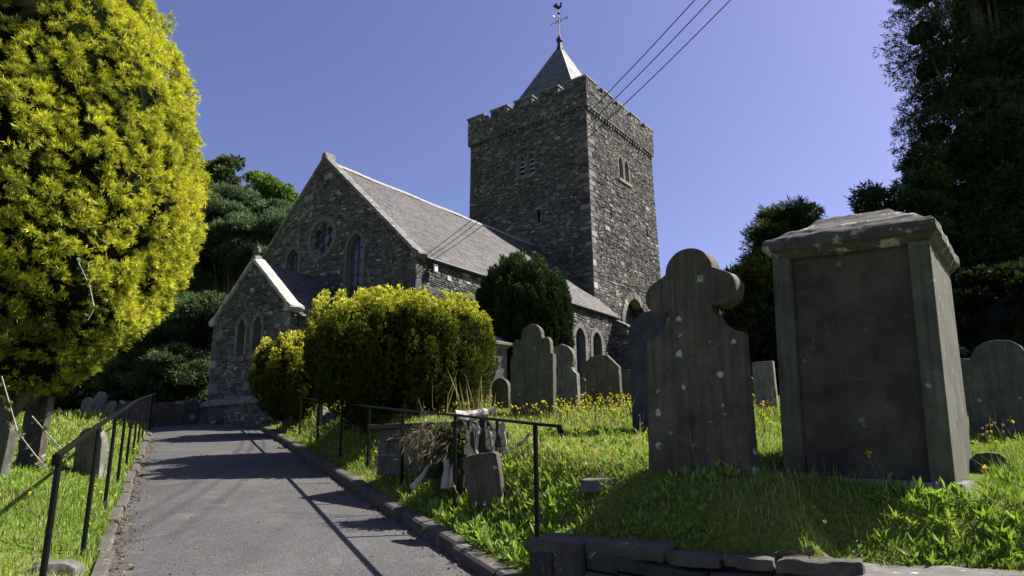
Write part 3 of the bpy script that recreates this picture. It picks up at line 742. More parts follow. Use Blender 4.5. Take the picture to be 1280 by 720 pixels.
# corbel table, parapet, merlons
cb = MB(); pr = MB(); cpn = MB(); PO = .12; PT = .42
for fc in 'WSNE':
    Mf = towerM(fc); h_ = thalf(fc)
    nb = 26
    for i in range(nb):
        u = -h_+(i+.5)*2*h_/nb
        cb.prism([(u-.065, HS-.15), (u+.065, HS-.15), (u+.085, HS+.04), (u-.085, HS+.04)], Mf, -.05, .085+random.uniform(0, .02), 0, tuple(.8*c for c in stone_col()))
        v = u+h_/nb
        cb.prism([(u-h_/nb, HS+.01), (v, HS+.01), (v, HS+.10), (u-h_/nb, HS+.10)], Mf, -.05, .132, 0, tuple(.8*c for c in stone_col()))
    hh = h_+PO
    zf = HT-.47
    masonry(pr, lambda u, d, z: Mf(u, d+PO, z), lambda z: -hh, lambda z: hh, HS+.02, zf, (), .08, .2)
    pr.add([Mf(-hh+PT, PO-PT, HS), Mf(hh-PT, PO-PT, HS), Mf(hh-PT, PO-PT, zf), Mf(-hh+PT, PO-PT, zf)], [(0, 1, 2, 3)], 0, MORT)
    nm, cw = 5, .52; mw = (2*hh-(nm-1)*cw)/nm
    for i in range(nm):
        a = -hh+i*(mw+cw); b = a+mw; zt = HT-.09+random.uniform(-.03, .03)
        masonry(pr, lambda u, d, z: Mf(u, d+PO, z), lambda z: a, lambda z: b, zf, zt, (), .08, .2)
        b2 = b if i < nm-1 else b-.0
        pr.prism([(a+.002, zf-.02), (b-.002, zf-.02), (b-.002, zt), (a+.002, zt)], Mf, PO-PT+.003*i, PO-.004, 0, (.11, .10, .09))
        ea, eb = (0 if i == 0 else .05), (0 if i == nm-1 else .05)
        ov = .055+random.uniform(-.01, .01)
        ins = PT+.04
        x0, x1 = a-ea-(ov if i == 0 else 0), b+eb+(ov if i == nm-1 else 0)
        # coping stones, mitred at the corners
        vs = []
        for (y_, ix) in ((PO-ins, 1), (PO+ov, 0)):
            l_ = x0+(ins+ov if (i == 0 and ix) else 0); r_ = x1-(ins+ov if (i == nm-1 and ix) else 0)
            for z in (zt, zt+.085+random.uniform(0, .02)): vs += [Mf(l_, y_, z), Mf(r_, y_, z)]
        cpn.add(vs, [(0, 1, 3, 2), (4, 6, 7, 5), (0, 4, 5, 1), (2, 3, 7, 6), (0, 2, 6, 4), (1, 5, 7, 3)])
    for i in range(nm-1):
        a = -hh+i*(mw+cw)+mw; b = a+cw
        pr.add([Mf(a-.02, PO, zf), Mf(b+.02, PO, zf), Mf(b+.02, PO-PT, zf), Mf(a-.02, PO-PT, zf)], [(0, 1, 2, 3)], 0, MORT)
        cpn.prism([(a+.052, zf+.002), (b-.052, zf+.002), (b-.052, zf+.06), (a+.052, zf+.06)], Mf, PO-PT, PO+.05)
cb.build('corbel_table', M['masonry'], tow_o, CB)
par_o = pr.build('parapet', M['masonry'], tow_o, CB, fixn=False)
cpn.build('merlon_coping', M['darkdress'], tow_o, CB)
fl_ = MB(); fl_.add([cp(LEN, TC-TW, HS+.3), cp(LEN+TD, TC-TW, HS+.3), cp(LEN+TD, TC+TW, HS+.3), cp(LEN, TC+TW, HS+.3)], [(0, 1, 2, 3)]); fl_.build('tower_roof_deck', M['lead'], tow_o, CB, fixn=False)
# spire
sp = MB(); SB, SZ0, SZ1 = 3.05, 19.3, 25.75; ctr = (LEN+TD/2, TC)
for k, (ax, ay) in enumerate(((-1, 0), (0, 1), (1, 0), (0, -1))):
    sl_ = math.hypot(SB, SZ1-SZ0)
    def A(u, v, d, ax=ax, ay=ay):
        f = v/sl_; out = f*SB; nn = (ax*n3+ay*s3)*((SZ1-SZ0)/sl_)+up*(SB/sl_)
        return cp(ctr[0]+ax*out-ay*u, ctr[1]+ay*out+ax*u, SZ1-f*(SZ1-SZ0))+d*nn
    slates(sp, A, lambda v: -SB*v/sl_, lambda v: SB*v/sl_, sl_, 'spire', sw=.26, ex=.2)
    sp.add([A(0, 0, -.03), A(-SB, sl_, -.03), A(SB, sl_, -.03)], [(0, 1, 2)], 0, (.08, .08, .08))
    # lead hip rolls
    sp.tube([cp(ctr[0], ctr[1], SZ1), cp(ctr[0]+(ax-ay)*SB, ctr[1]+(ay+ax)*SB, SZ0)], .05, 6, 0, (.2, .2, .2))
spo = sp.build('spire', M['slate'], church, CB, fixn=False)
vn = MB(); C0 = cp(ctr[0], ctr[1], 0)
def vz(z): return C0+up*z
vn.tube([vz(25.5), vz(25.8), vz(25.95), vz(26.05), vz(26.2), vz(26.35), vz(26.5)], [.22, .14, .12, .2, .2, .10, .04], 10)
vn.tube([vz(26.4), vz(28.4)], .028, 6)
for d_ in (s3, -s3, n3, -n3):
    vn.tube([vz(27.45), vz(27.45)+d_*.5], .018, 6); e = vz(27.45)+d_*.52
    sd = np.cross(up, d_)
    vn.add([e+up*.10, e-up*.10, e+d_*.14, e+sd*.02, e-sd*.02], [(0, 2, 3), (1, 3, 2), (0, 4, 2), (1, 2, 4), (0, 3, 4), (1, 4, 3)])
    vn.tube([vz(27.45)+d_*.2, vz(27.62)+d_*.12, vz(27.65)], .012, 5); vn.tube([vz(27.45)+d_*.2, vz(27.28)+d_*.12, vz(27.25)], .012, 5)
vn.tube([vz(27.9), vz(27.98), vz(28.06)], [.03, .10, .03], 8)
cd = s3*.9+n3*.43; cd /= np.linalg.norm(cd)
ck = [(-.42, .30), (-.36, .50), (-.25, .46), (-.2, .62), (-.08, .5), (-.05, .34), (.08, .3), (.14, .45), (.12, .56), (.17, .64), (.22, .6), (.30, .52), (.22, .46), (.25, .30), (.2, .16), (.06, .06), (.03, 0), (-.03, 0), (-.06, .07), (-.2, .14), (-.3, .24)]
vn.prism([(x*.8, 28.25+z*.8) for x, z in ck], lambda x, y, z: vz(z)+cd*x+np.cross(up, cd)*y, -.02, .02)
vn.build('weathervane', M['vane'], spo, CB)
# buttress at the nave's east end
bt = MB()
def buttress(N0, N1, S0, stages):
    z0 = GB
    for (proj, ztop, zslope) in stages:
        masonry(bt, lambda u, d, z: cp(N0-d, u, z), lambda z: S0, lambda z: S0+proj, z0, ztop)
        masonry(bt, lambda u, d, z: cp(u, S0+proj+d, z), lambda z: N0, lambda z: N1, z0, ztop)
        masonry(bt, lambda u, d, z: cp(N1+d, -u, z), lambda z: -S0-proj, lambda z: -S0, z0, ztop)
        nxt = zslope
        vs = [cp(N0-.06, S0+proj+.08, ztop-.02), cp(N1+.06, S0+proj+.08, ztop-.02), cp(N1+.06, S0-.0, ztop+nxt), cp(N0-.06, S0-.0, ztop+nxt)]
        dn = up*.07
        bt.add(vs+[v-dn for v in vs], [(0, 1, 2, 3), (7, 6, 5, 4), (0, 4, 5, 1), (1, 5, 6, 2), (0, 3, 7, 4)], 0, (.13, .125, .11))
        bt.add([cp(N0, S0+proj, ztop-.05), cp(N0, S0, ztop-.05), cp(N0, S0, ztop+nxt-.05)], [(0, 1, 2)], 0, (.13, .12, .11)); bt.add([cp(N1, S0+proj, ztop-.05), cp(N1, S0, ztop-.05), cp(N1, S0, ztop+nxt-.05)], [(0, 1, 2)], 0, (.13, .12, .11))
        z0 = ztop
buttress(12.75, 13.55, 0.0, [(1.15, 6.7, .35), (.62, 7.25, .35)])
bt.build('buttress', M['masonry'], church, CB, fixn=False)
masonry_wallback = None
# low wall running from the chapel corner
bw = MB(); a = cp(-CP+.0, -HALF-CW-.25, 0); b = cp(-CP-.2, -HALF-CW-3.2, 0)
base = np.array([*(.5*(a+b))[:2], 2.8]); dl = (b-a)[:2]; ll = np.linalg.norm(dl); dl = np.array([*dl/ll, 0]); nl = np.array([-dl[1], dl[0], 0]); nl = -nl if nl@n3 > 0 else nl
masonry(bw, lambda u, d, z: a*np.array([1, 1, 0])+dl*u+nl*d+up*z, lambda z: 0., lambda z: ll, 2.3, 3.42)
bw.add([a+up*2.3-nl*.0+dl*ll, a+up*3.42+dl*ll, a+up*3.42+dl*ll-nl*.4, a+up*2.3+dl*ll-nl*.4], [(0, 1, 2, 3)], 0, MORT)
bw.add([a+up*2.3-nl*.4, a+up*3.42-nl*.4, a+up*3.42+dl*ll-nl*.4, a+up*2.3+dl*ll-nl*.4], [(0, 1, 2, 3)], 0, MORT)
u = 0
while u < ll:
    L_ = min(random.uniform(.35, .6), ll-u+.01); bw.box(a+dl*(u+L_/2)-nl*.2+up*(3.46+random.uniform(0, .03)), dl*(L_/2-.008), nl*.25, up*.05, 0, stone_col()); u += L_
tag(bw.build('boundary_wall', M['masonry'], None, base, fixn=False), 'low dark rubble wall running left from the foot of the chapel gable', 'wall')

# ------------------------------------------------------------------ foliage tools
def unit(a): return a/np.maximum(1e-9, np.linalg.norm(a, axis=-1, keepdims=True))
def fnoise(p, scale, seed=0, octv=10):
    r = np.random.default_rng(seed); k = r.normal(size=(octv, 3))*scale; ph = r.uniform(0, 6.28, octv)
    return np.sin(p@k.T+ph).sum(-1)/math.sqrt(octv)*.8
def blades(pos, axis, size, B, spread, wid, c0, c1, r, upb=.0, midw=.5):
    """tufts of B narrow leaves. returns verts, quads, cols"""
    n = len(pos); pos = np.repeat(pos, B, 0); ax = np.repeat(axis, B, 0); sz = np.repeat(size, B)*r.uniform(.65, 1.2, n*B)
    d = unit(ax+spread*r.normal(size=(n*B, 3))+np.array([0, 0, upb])); sd = unit(np.cross(d, r.normal(size=(n*B, 3)))); nn = np.cross(d, sd)
    st = pos+ax*(sz*r.uniform(0, .5, n*B))[:, None]
    w_ = (sz*wid)[:, None]
    mid = st+d*(sz*.55)[:, None]+nn*(sz*.06)[:, None]
    v = np.stack([st, mid-sd*w_, st+d*sz[:, None], mid+sd*w_], 1)
    c0 = np.repeat(c0, B, 0); c1 = np.repeat(c1, B, 0)
    cm = (1-midw)*c0+midw*c1; c = np.stack([c0, cm, c1, cm], 1)
    q_ = np.arange(n*B*4).reshape(-1, 4)
    return v.reshape(-1, 3), q_, c.reshape(-1, 3)
class Fol:
    def __init__(s): s.v = []; s.q = []; s.c = []; s.n = 0
    def add(s, v, q_, c): s.v.append(v); s.q.append(q_+s.n); s.c.append(c); s.n += len(v)
    def grid(s, P, col):
        a, b = P.shape[:2]; i = np.arange(a*b).reshape(a, b)
        q_ = np.stack([i[:-1, :-1], i[1:, :-1], i[1:, 1:], i[:-1, 1:]], -1).reshape(-1, 4)
        s.add(P.reshape(-1, 3), q_, np.tile(np.array(col), (a*b, 1)))
    def build(s, name, mat, parent, base):
        return np_mesh(name, np.concatenate(s.v), [np.concatenate(s.q)], np.concatenate(s.c), mat, parent, base)
def colmix(a, b, f): return np.array(a)[None]*(1-f[:, None])+np.array(b)[None]*f[:, None]

M['golden'] = m_foliage('golden_yew_leaf', (1, 1, 1), .24, .15, .012)
M['golden_bush'] = m_foliage('clipped_golden_yew_leaf', (1, 1, 1), .20, .15, .012)
M['yew'] = m_foliage('dark_yew_leaf', (1, 1, 1), .18, .35, .015)
M['conifer'] = m_foliage('conifer_spray', (1, 1, 1), .32, .3, .012)
M['broad'] = m_foliage('broad_leaf', (1, 1, 1), .35, .3)
M['bark'] = m_bark('brown_bark', (.10, .075, .055))
M['core'] = m_plain('painted_crown_shade', (.006, .008, .003), .98, 0, .02)  # near-black fill for solid crown cores: inner shade put into the colour

def profile_tree(name, label, cat, axis_px, y, edge, n, size, B, c_in, c_out, mat, lump=.16, lscale=2.2, side=1, zstretch=.6, spread=.55, wid=.13, upb=.35, droop=0, core=(.012, .018, .006), trunk_r=.22, seed=3, group=None, layers=.22, tipvar=1., ground=None, gap=0.01, gscale=1.9, puff=None, midw=.5):
    r = np.random.default_rng(seed)
    ax = at(*axis_px, y)[:2] if len(axis_px) == 2 else axis_px
    es = [at(px, py, y) for px, py in edge]
    zz = np.array([e[2] for e in es]); rr = np.array([abs(e[0]-ax[0]) for e in es]); o = np.argsort(zz); zz, rr = zz[o], rr[o]
    gz = float(G(ax[0], ax[1])); base = np.array([ax[0], ax[1], gz])
    root = empty(name, base, label, cat, group)
    f = Fol()
    Rz = lambda z: np.interp(z, zz, rr)
    m = n*3; z = r.uniform(zz[0], zz[-1], m); keep = r.uniform(0, rr.max(), m) < np.maximum(.25*rr.max(), Rz(z)); z = z[keep][:n]
    n = len(z); th = r.uniform(0, 2*math.pi, n); u = 1-layers*r.uniform(0, 1, n)**1.6
    def surf(th, z, u):
        rad = Rz(z); p = np.stack([np.cos(th)*rad, np.sin(th)*rad, z*zstretch], -1)
        k = lump*fnoise(p, lscale, seed)+.5*lump*fnoise(p, lscale*2.7, seed+1)
        rr_ = rad*u+k
        return np.stack([ax[0]+np.cos(th)*rr_, ax[1]+np.sin(th)*rr_, z+.3*k], -1), k
    p, k = surf(th, z, u)
    slope_ = (Rz(z+.1)-Rz(z-.1))/.2
    nr = unit(np.stack([np.cos(th), np.sin(th), -np.clip(slope_, -2.5, 2.5)], -1))
    if gap > 0:
        tc_ = unit(np.array([0, 0, CAMZ])-p); fac_ = (nr*tc_).sum(-1) > -.35
        kp = (fnoise(p, gscale, seed+9) > -1.2+gap) & (fac_ | (r.uniform(0, 1, n) < .4)); p, nr, k, u = p[kp], nr[kp], k[kp], u[kp]; n = len(p)
    if puff:
        # rounded sprays: every surface point becomes a small ball of shoots with shaded gaps between the balls
        pk, pr_ = puff; rad = np.repeat(pr_*r.uniform(.7, 1.35, n), pk); J = np.repeat(np.arange(n), pk)
        dd = unit(nr[J]*.75+np.array([0, 0, .35])+.75*r.normal(size=(n*pk, 3))); p = p[J]+dd*rad[:, None]*r.uniform(.35, 1., n*pk)[:, None]; nr = dd; u = np.clip(.5+.5*(dd*nr).sum(-1), 0, 1); n = len(p)
        u = 1-layers*np.clip(.75-(dd*unit(np.repeat(unit(np.stack([p[::pk, 0]-ax[0], p[::pk, 1]-ax[1], 0*p[::pk, 2]], -1)), pk, 0)+np.array([0, 0, .35]))).sum(-1), 0, 1)
    d = unit(nr+np.array([0, 0, upb-droop])+.35*r.normal(size=(n, 3)))
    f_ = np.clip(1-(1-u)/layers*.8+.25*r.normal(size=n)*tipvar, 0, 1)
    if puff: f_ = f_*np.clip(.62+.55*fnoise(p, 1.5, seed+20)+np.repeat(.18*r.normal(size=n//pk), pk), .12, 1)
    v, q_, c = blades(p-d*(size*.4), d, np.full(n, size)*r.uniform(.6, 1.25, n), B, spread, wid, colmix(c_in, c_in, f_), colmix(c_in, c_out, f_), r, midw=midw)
    f.add(v, q_, c)
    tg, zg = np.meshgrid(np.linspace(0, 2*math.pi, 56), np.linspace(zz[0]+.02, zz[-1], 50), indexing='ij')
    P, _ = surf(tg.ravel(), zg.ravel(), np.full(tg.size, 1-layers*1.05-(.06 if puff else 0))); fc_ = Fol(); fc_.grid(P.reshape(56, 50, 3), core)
    f.build('crown', mat, root, base); fc_.build('shade_core', M['core'], root, base)  # added opaque shell blocks light through the crown, painted as its inner shade
    tb = MB(); tb.tube([base-up*.15, base+up*.5+np.array([.04, .02, 0]), np.array([ax[0], ax[1], zz[0]+.4*(zz[-1]-zz[0])])], [trunk_r*1.35, trunk_r, trunk_r*.6], 12)
    for i in range(7):
        a = i*.9+.4; h = zz[0]+(.02+.03*i)*(zz[-1]-zz[0]); q0 = base*np.array([1, 1, 0])+up*(gz+.35+.1*i)
        e = np.array([ax[0]+math.cos(a)*Rz(h+.6)*.75, ax[1]+math.sin(a)*Rz(h+.6)*.75, h+.7])
        tb.tube([q0, .5*(q0+e)+up*.1, e], [trunk_r*.45, trunk_r*.3, trunk_r*.12], 7)
    tb.build('trunk', M['bark'], root, base, smooth=True)
    return root

def bush(name, label, cat, cpx, y, half, zc_px, lobes=(), n=5000, size=.1, B=8, c_in=(.02, .035, .006), c_out=(.38, .34, .02), c_side=(.10, .13, .012), expo=3., streak=.06, sscale=4.5, mat=None, seed=1, trunk_r=.14, spread=.5, topj=.22, group=None, depthf=1., core=(.010, .016, .004), wid=.13, plumes=260, plume_h=.55, plume_r=.12, tip0=.74, tipk=3.2, outw=.5):
    """clipped yew: superellipsoid with upright plumes. cpx=(px), zc_px=(top_py,bottom_py)"""
    r = np.random.default_rng(seed)
    pt, pb = at(cpx, zc_px[0], y), at(cpx, zc_px[1], y)
    cx_, cy_ = .5*(pt[0]+pb[0]), y
    gz = float(G(cx_, cy_)); base = np.array([cx_, cy_, gz]); root = empty(name, base, label, cat, group); f = Fol(); fcore = Fol()
    bodies = [(cx_, cy_, .5*(pt[2]+pb[2]), half, half*depthf, .5*(pt[2]-pb[2]), 1.)]+list(lobes)
    for bi, (bx, by, bz, a, b, c, wgt) in enumerate(bodies):
        nn = int(n*wgt)
        def surf(d, fac=1.):
            rad = ((np.abs(d[:, 0])/a)**expo+(np.abs(d[:, 1])/b)**expo+(np.abs(d[:, 2])/c)**expo)**(-1/expo)
            p = d*rad[:, None]
            g = unit(np.stack([np.sign(p[:, i])*np.abs(p[:, i]/e)**(expo-1)/e for i, e in enumerate((a, b, c))], -1))
            k = streak*fnoise(p*np.array([1, 1, .3]), 2.6, seed+bi)
            p2 = p*fac+g*k[:, None]
            p2[:, :2] *= (1-.28*np.clip(-p2[:, 2]/c, 0, 1)**1.5)[:, None]
            return p2, g
        # upright plumes packed over the clipped body
        npl = int(plumes*wgt); d = unit(r.normal(size=(npl, 3))*np.array([a, b, c])**.35)
        pc, g = surf(d, .98); upf = np.clip(g[:, 2], 0, 1)
        hgt = plume_h*r.uniform(.8, 1.2, npl); rho = plume_r*r.uniform(.7, 1.25, npl)
        per = max(6, nn//npl); J = np.repeat(np.arange(npl), per); t = r.uniform(0, 1, npl*per); th = r.uniform(0, 6.283, npl*per)
        prof = np.minimum(1, .45+1.6*t)*np.sqrt(np.clip(1-t**2.2, 0, 1))
        out = np.stack([np.cos(th), np.sin(th), 0*th], -1)
        # keep tufts that look outwards from the bush
        keep = (out*g[J]).sum(-1)+upf[J] > -.25
        J, t, out, prof = J[keep], t[keep], out[keep], prof[keep]; m = len(J)
        lift = (t-.62)*hgt[J]*(1+.25*upf[J])
        p = pc[J]+np.array([0, 0, 1.])*lift[:, None]+out*(rho[J]*prof)[:, None]+g[J]*np.array([1, 1, 0])*(.10*hgt[J]*(t-.3))[:, None]
        sd = unit(out*outw+g[J]*.2+np.array([0, 0, .9])+.15*r.normal(size=(m, 3)))
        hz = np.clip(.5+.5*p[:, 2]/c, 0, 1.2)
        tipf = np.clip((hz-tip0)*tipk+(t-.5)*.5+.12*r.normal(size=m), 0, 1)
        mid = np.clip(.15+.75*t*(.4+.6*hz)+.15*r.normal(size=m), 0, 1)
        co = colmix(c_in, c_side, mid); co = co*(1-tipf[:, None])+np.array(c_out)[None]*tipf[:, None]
        O_ = np.array([bx, by, bz])
        f.add(*blades(p+O_-sd*size*.3, sd, size*r.uniform(.6, 1.25, m), B, spread, wid, colmix(c_in, c_side, mid*.6), co, r))
        nf = nn//3; d = unit(r.normal(size=(nf, 3))); pf, gf = surf(d, .93); sd = unit(gf*.6+np.array([0, 0, .8])+.3*r.normal(size=(nf, 3)))
        cf = colmix(c_in, c_side, np.clip(.25+.2*r.normal(size=nf), 0, 1)); f.add(*blades(pf+O_, sd, size*r.uniform(.8, 1.4, nf), B, spread, wid, cf*.7, cf, r))
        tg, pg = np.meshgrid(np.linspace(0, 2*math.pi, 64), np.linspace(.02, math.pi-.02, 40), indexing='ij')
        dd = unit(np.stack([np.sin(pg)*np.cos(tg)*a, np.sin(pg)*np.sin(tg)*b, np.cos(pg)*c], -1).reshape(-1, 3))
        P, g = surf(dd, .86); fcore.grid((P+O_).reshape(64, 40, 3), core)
    f.build('crown', mat, root, base); fcore.build('shade_core', M['core'], root, base)  # added dark shell under the plumes, its colour stands in for shade
    tb = MB()
    zb = bodies[0][2]-bodies[0][5]*.2
    for i in range(6):
        a = i*1.05; e = np.array([cx_+math.cos(a)*half*.35, cy_+math.sin(a)*half*.35, zb]); q0 = base+np.array([math.cos(a)*.07, math.sin(a)*.07, -.1])
        tb.tube([q0, base+up*.35+np.array([math.cos(a), math.sin(a), 0])*.11, e], [trunk_r, trunk_r*.8, trunk_r*.4], 8)
    tb.build('trunk', M['bark'], root, base, smooth=True)
    return root

# the great golden yew on the left
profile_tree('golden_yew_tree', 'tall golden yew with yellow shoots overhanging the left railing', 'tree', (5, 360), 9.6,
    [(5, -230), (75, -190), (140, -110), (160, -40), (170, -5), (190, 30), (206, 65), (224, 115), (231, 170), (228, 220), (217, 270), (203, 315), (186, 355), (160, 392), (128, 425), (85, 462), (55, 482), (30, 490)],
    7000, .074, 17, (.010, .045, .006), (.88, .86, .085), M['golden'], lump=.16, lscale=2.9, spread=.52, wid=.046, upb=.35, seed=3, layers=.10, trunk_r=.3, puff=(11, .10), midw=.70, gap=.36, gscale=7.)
# clipped golden yews by the right railing
bl = at(400, 420, 13.3)
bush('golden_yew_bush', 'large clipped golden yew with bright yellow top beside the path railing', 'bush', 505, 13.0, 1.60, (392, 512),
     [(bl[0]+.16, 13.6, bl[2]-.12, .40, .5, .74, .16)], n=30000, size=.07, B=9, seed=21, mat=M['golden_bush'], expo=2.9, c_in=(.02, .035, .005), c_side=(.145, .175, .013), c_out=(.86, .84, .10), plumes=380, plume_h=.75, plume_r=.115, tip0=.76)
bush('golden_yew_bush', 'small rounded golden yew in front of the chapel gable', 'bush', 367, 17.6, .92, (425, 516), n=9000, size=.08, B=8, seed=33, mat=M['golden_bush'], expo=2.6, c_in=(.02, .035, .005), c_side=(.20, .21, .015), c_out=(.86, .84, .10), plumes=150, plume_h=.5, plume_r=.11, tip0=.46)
# Irish yew in front of the nave
bush('dark_yew_bush', 'dark green upright Irish yew standing before the nave wall', 'bush', 654, 17.5, 1.20, (330, 502), n=30000, size=.10, B=8, seed=44, mat=M['yew'], expo=2.4,
     c_in=(.008, .016, .006), c_side=(.040, .075, .020), c_out=(.06, .11, .03), plumes=330, plume_h=.55, plume_r=.10, wid=.09, spread=.25, tip0=.8, outw=.22)
# big dark yew at the right edge
def blob_tree(name, label, cat, y, clumps, n, size, c0, c1, mat, seed, B=5, trunk_px=None, spread=1.1, wid=.3, group=None, dyr=1., tr=.25, core=.0, sub=5., srad=.55, flat=.6):
    """crown of many leaf clumps: clumps (px,py,rx,ry[,dy])"""
    r = np.random.default_rng(seed); f = Fol(); cs = []
    sc = y/FPX*1.0
    for cl_ in clumps:
        px, py, rx, ry = cl_[:4]; dy = cl_[4] if len(cl_) > 4 else r.uniform(-1, 1)*dyr
        c = at(px, py, y+dy); cs.append((c, rx*sc*1.03, ry*sc*1.03))
    tpx = trunk_px or (sum(c[0] for c in clumps)/len(clumps))
    bx = at(tpx, 480, y); gz = float(G(bx[0], bx[1])); base = np.array([bx[0], y, gz]); root = empty(name, base, label, cat, group)
    area = np.array([a*b for _, a, b in cs]); cnt = (n*area/area.sum()).astype(int)
    for (c, a, b), m in zip(cs, cnt):
        # each clump is broken into sprays, leaves sit on the upper outer side of a spray
        ns = max(6, int(sub*(a*b)**.5*4)); ds = unit(r.normal(size=(ns, 3))); sc_ = ds*(r.uniform(.35, 1.0, ns)**.6)[:, None]*np.array([a, (a+b)/2, b]); rs = srad*r.uniform(.6, 1.3, ns)
        J = r.integers(0, ns, m); d = unit(r.normal(size=(m, 3))+.35*ds[J]); u = r.uniform(.3, 1.05, m)**.6
        p = c+sc_[J]+d*(u*rs[J])[:, None]*np.array([1.25, 1.25, flat])
        nr = unit(d+.5*ds[J]+np.array([0, 0, .35]))
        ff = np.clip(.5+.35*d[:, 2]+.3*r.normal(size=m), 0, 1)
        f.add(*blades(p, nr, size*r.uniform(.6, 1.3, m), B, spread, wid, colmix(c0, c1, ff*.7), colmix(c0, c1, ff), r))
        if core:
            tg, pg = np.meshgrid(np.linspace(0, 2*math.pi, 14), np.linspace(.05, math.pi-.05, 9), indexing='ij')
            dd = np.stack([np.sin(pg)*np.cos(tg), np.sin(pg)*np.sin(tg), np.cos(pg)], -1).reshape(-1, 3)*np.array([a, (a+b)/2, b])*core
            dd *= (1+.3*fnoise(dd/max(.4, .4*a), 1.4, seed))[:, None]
            f.grid((c+dd).reshape(14, 9, 3), tuple(.5*q_ for q_ in c0))  # solid core added to keep light out, darkened as clump shade
    f.build('crown', mat, root, base)
    tb = MB(); topz = max(c[2] for c, _, _ in cs)
    tb.tube([base-up*.2, base+up*(topz-gz)*.35+np.array([.15, 0, 0]), np.array([base[0], base[1], gz+(topz-gz)*.8])], [tr*1.3, tr, tr*.3], 9)
    for c, a, b in cs:
        zz = gz+(topz-gz)*random.uniform(.15, .5); zz = min(zz, c[2]-.1); q0 = np.array([base[0], base[1], zz]); tb.tube([q0, .55*q0+.45*c+up*.2, c], [tr*.35, tr*.22, tr*.06], 6)
    tb.build('trunk', M['bark'], root, base, smooth=True)
    return root
_yc = [(1165, -60, 50, 34), (1152, -8, 38, 28), (1152, 40, 30, 24), (1162, 85, 30, 24), (1172, 128, 34, 24), (1168, 165, 30, 20), (1176, 205, 26, 22), (1196, 245, 30, 24), (1212, 290, 30, 26), (1220, 340, 32, 28), (1226, 390, 32, 30), (1240, 435, 40, 30)]
_yc += [(x, y_, 64, 52) for x in (1225, 1290, 1360) for y_ in (-150, -70, 10, 90, 170, 250, 330, 400)]
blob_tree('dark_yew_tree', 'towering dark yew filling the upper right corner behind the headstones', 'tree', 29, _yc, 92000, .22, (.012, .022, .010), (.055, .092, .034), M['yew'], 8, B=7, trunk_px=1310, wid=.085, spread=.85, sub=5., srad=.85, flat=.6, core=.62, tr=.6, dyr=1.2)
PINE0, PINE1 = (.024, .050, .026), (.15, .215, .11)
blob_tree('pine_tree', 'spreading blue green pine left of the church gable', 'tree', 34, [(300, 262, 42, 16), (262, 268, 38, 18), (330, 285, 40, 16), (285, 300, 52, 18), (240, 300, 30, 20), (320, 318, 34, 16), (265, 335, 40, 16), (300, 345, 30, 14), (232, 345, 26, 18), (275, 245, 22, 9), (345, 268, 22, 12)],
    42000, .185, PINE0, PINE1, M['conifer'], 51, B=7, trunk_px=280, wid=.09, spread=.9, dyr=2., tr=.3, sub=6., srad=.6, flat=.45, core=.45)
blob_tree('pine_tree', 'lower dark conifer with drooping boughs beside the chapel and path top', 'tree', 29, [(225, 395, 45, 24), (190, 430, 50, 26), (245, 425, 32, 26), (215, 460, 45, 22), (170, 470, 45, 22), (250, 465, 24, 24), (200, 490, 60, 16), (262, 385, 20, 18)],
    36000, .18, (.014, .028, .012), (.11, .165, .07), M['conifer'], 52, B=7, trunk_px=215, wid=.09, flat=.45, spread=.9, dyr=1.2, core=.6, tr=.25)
blob_tree('ash_tree', 'pale green broadleaf crown catching the sun just left of the gable apex', 'tree', 42, [(335, 235, 24, 14), (318, 248, 20, 14), (352, 248, 20, 14), (365, 262, 16, 16), (305, 258, 14, 12), (340, 262, 26, 16), (325, 225, 12, 7)],
    12000, .17, (.035, .07, .012), (.19, .30, .05), M['broad'], 53, B=4, trunk_px=335, tr=.25, srad=.42, sub=4.5)
blob_tree('ash_tree', 'thin airy broadleaf top rising beside the tall golden yew', 'tree', 40, [(282, 207, 12, 8), (268, 215, 12, 10), (255, 218, 10, 14), (246, 238, 14, 16), (285, 222, 8, 10), (262, 240, 14, 10), (275, 236, 9, 8), (235, 255, 14, 18), (292, 205, 5, 5)],
    6500, .20, (.016, .030, .010), (.070, .105, .028), M['broad'], 54, B=4, trunk_px=255, tr=.15, srad=.4, sub=3.5)
blob_tree('holly_tree', 'dark shadowed evergreen filling the gap behind the left headstones', 'tree', 33, [(120, 420, 60, 60), (70, 430, 60, 60), (150, 480, 60, 40), (100, 490, 60, 36), (40, 470, 60, 50), (170, 350, 60, 50), (200, 300, 40, 50)],
    16000, .30, (.012, .024, .009), (.075, .12, .034), M['broad'], 55, B=5, trunk_px=120, core=.75, tr=.3)
blob_tree('holly_tree', 'dark backing evergreen between the pine and the church corner', 'tree', 46, [(250, 330, 60, 60), (300, 370, 60, 60), (330, 330, 50, 60), (230, 420, 60, 60), (285, 300, 60, 40), (200, 480, 70, 50)],
    13000, .36, (.012, .024, .010), (.075, .12, .040), M['broad'], 56, B=5, trunk_px=270, core=.7, tr=.3)
blob_tree('cypress_tree', 'ragged dark conifer between the trefoil headstone and the big monument', 'tree', 30, [(988, 262, 10, 6), (972, 270, 12, 6), (1003, 272, 12, 8), (985, 282, 18, 10), (962, 290, 12, 8), (1005, 295, 18, 12), (975, 305, 20, 12), (952, 312, 8, 8), (960, 330, 20, 14), (990, 335, 26, 18), (945, 348, 14, 10), (965, 365, 26, 18), (1000, 380, 30, 26), (940, 390, 16, 18), (960, 420, 30, 26)],
    24000, .20, (.012, .022, .008), (.09, .13, .03), M['conifer'], 61, B=7, trunk_px=985, wid=.09, spread=.8, srad=.5, flat=.5, sub=4.5, core=.4)
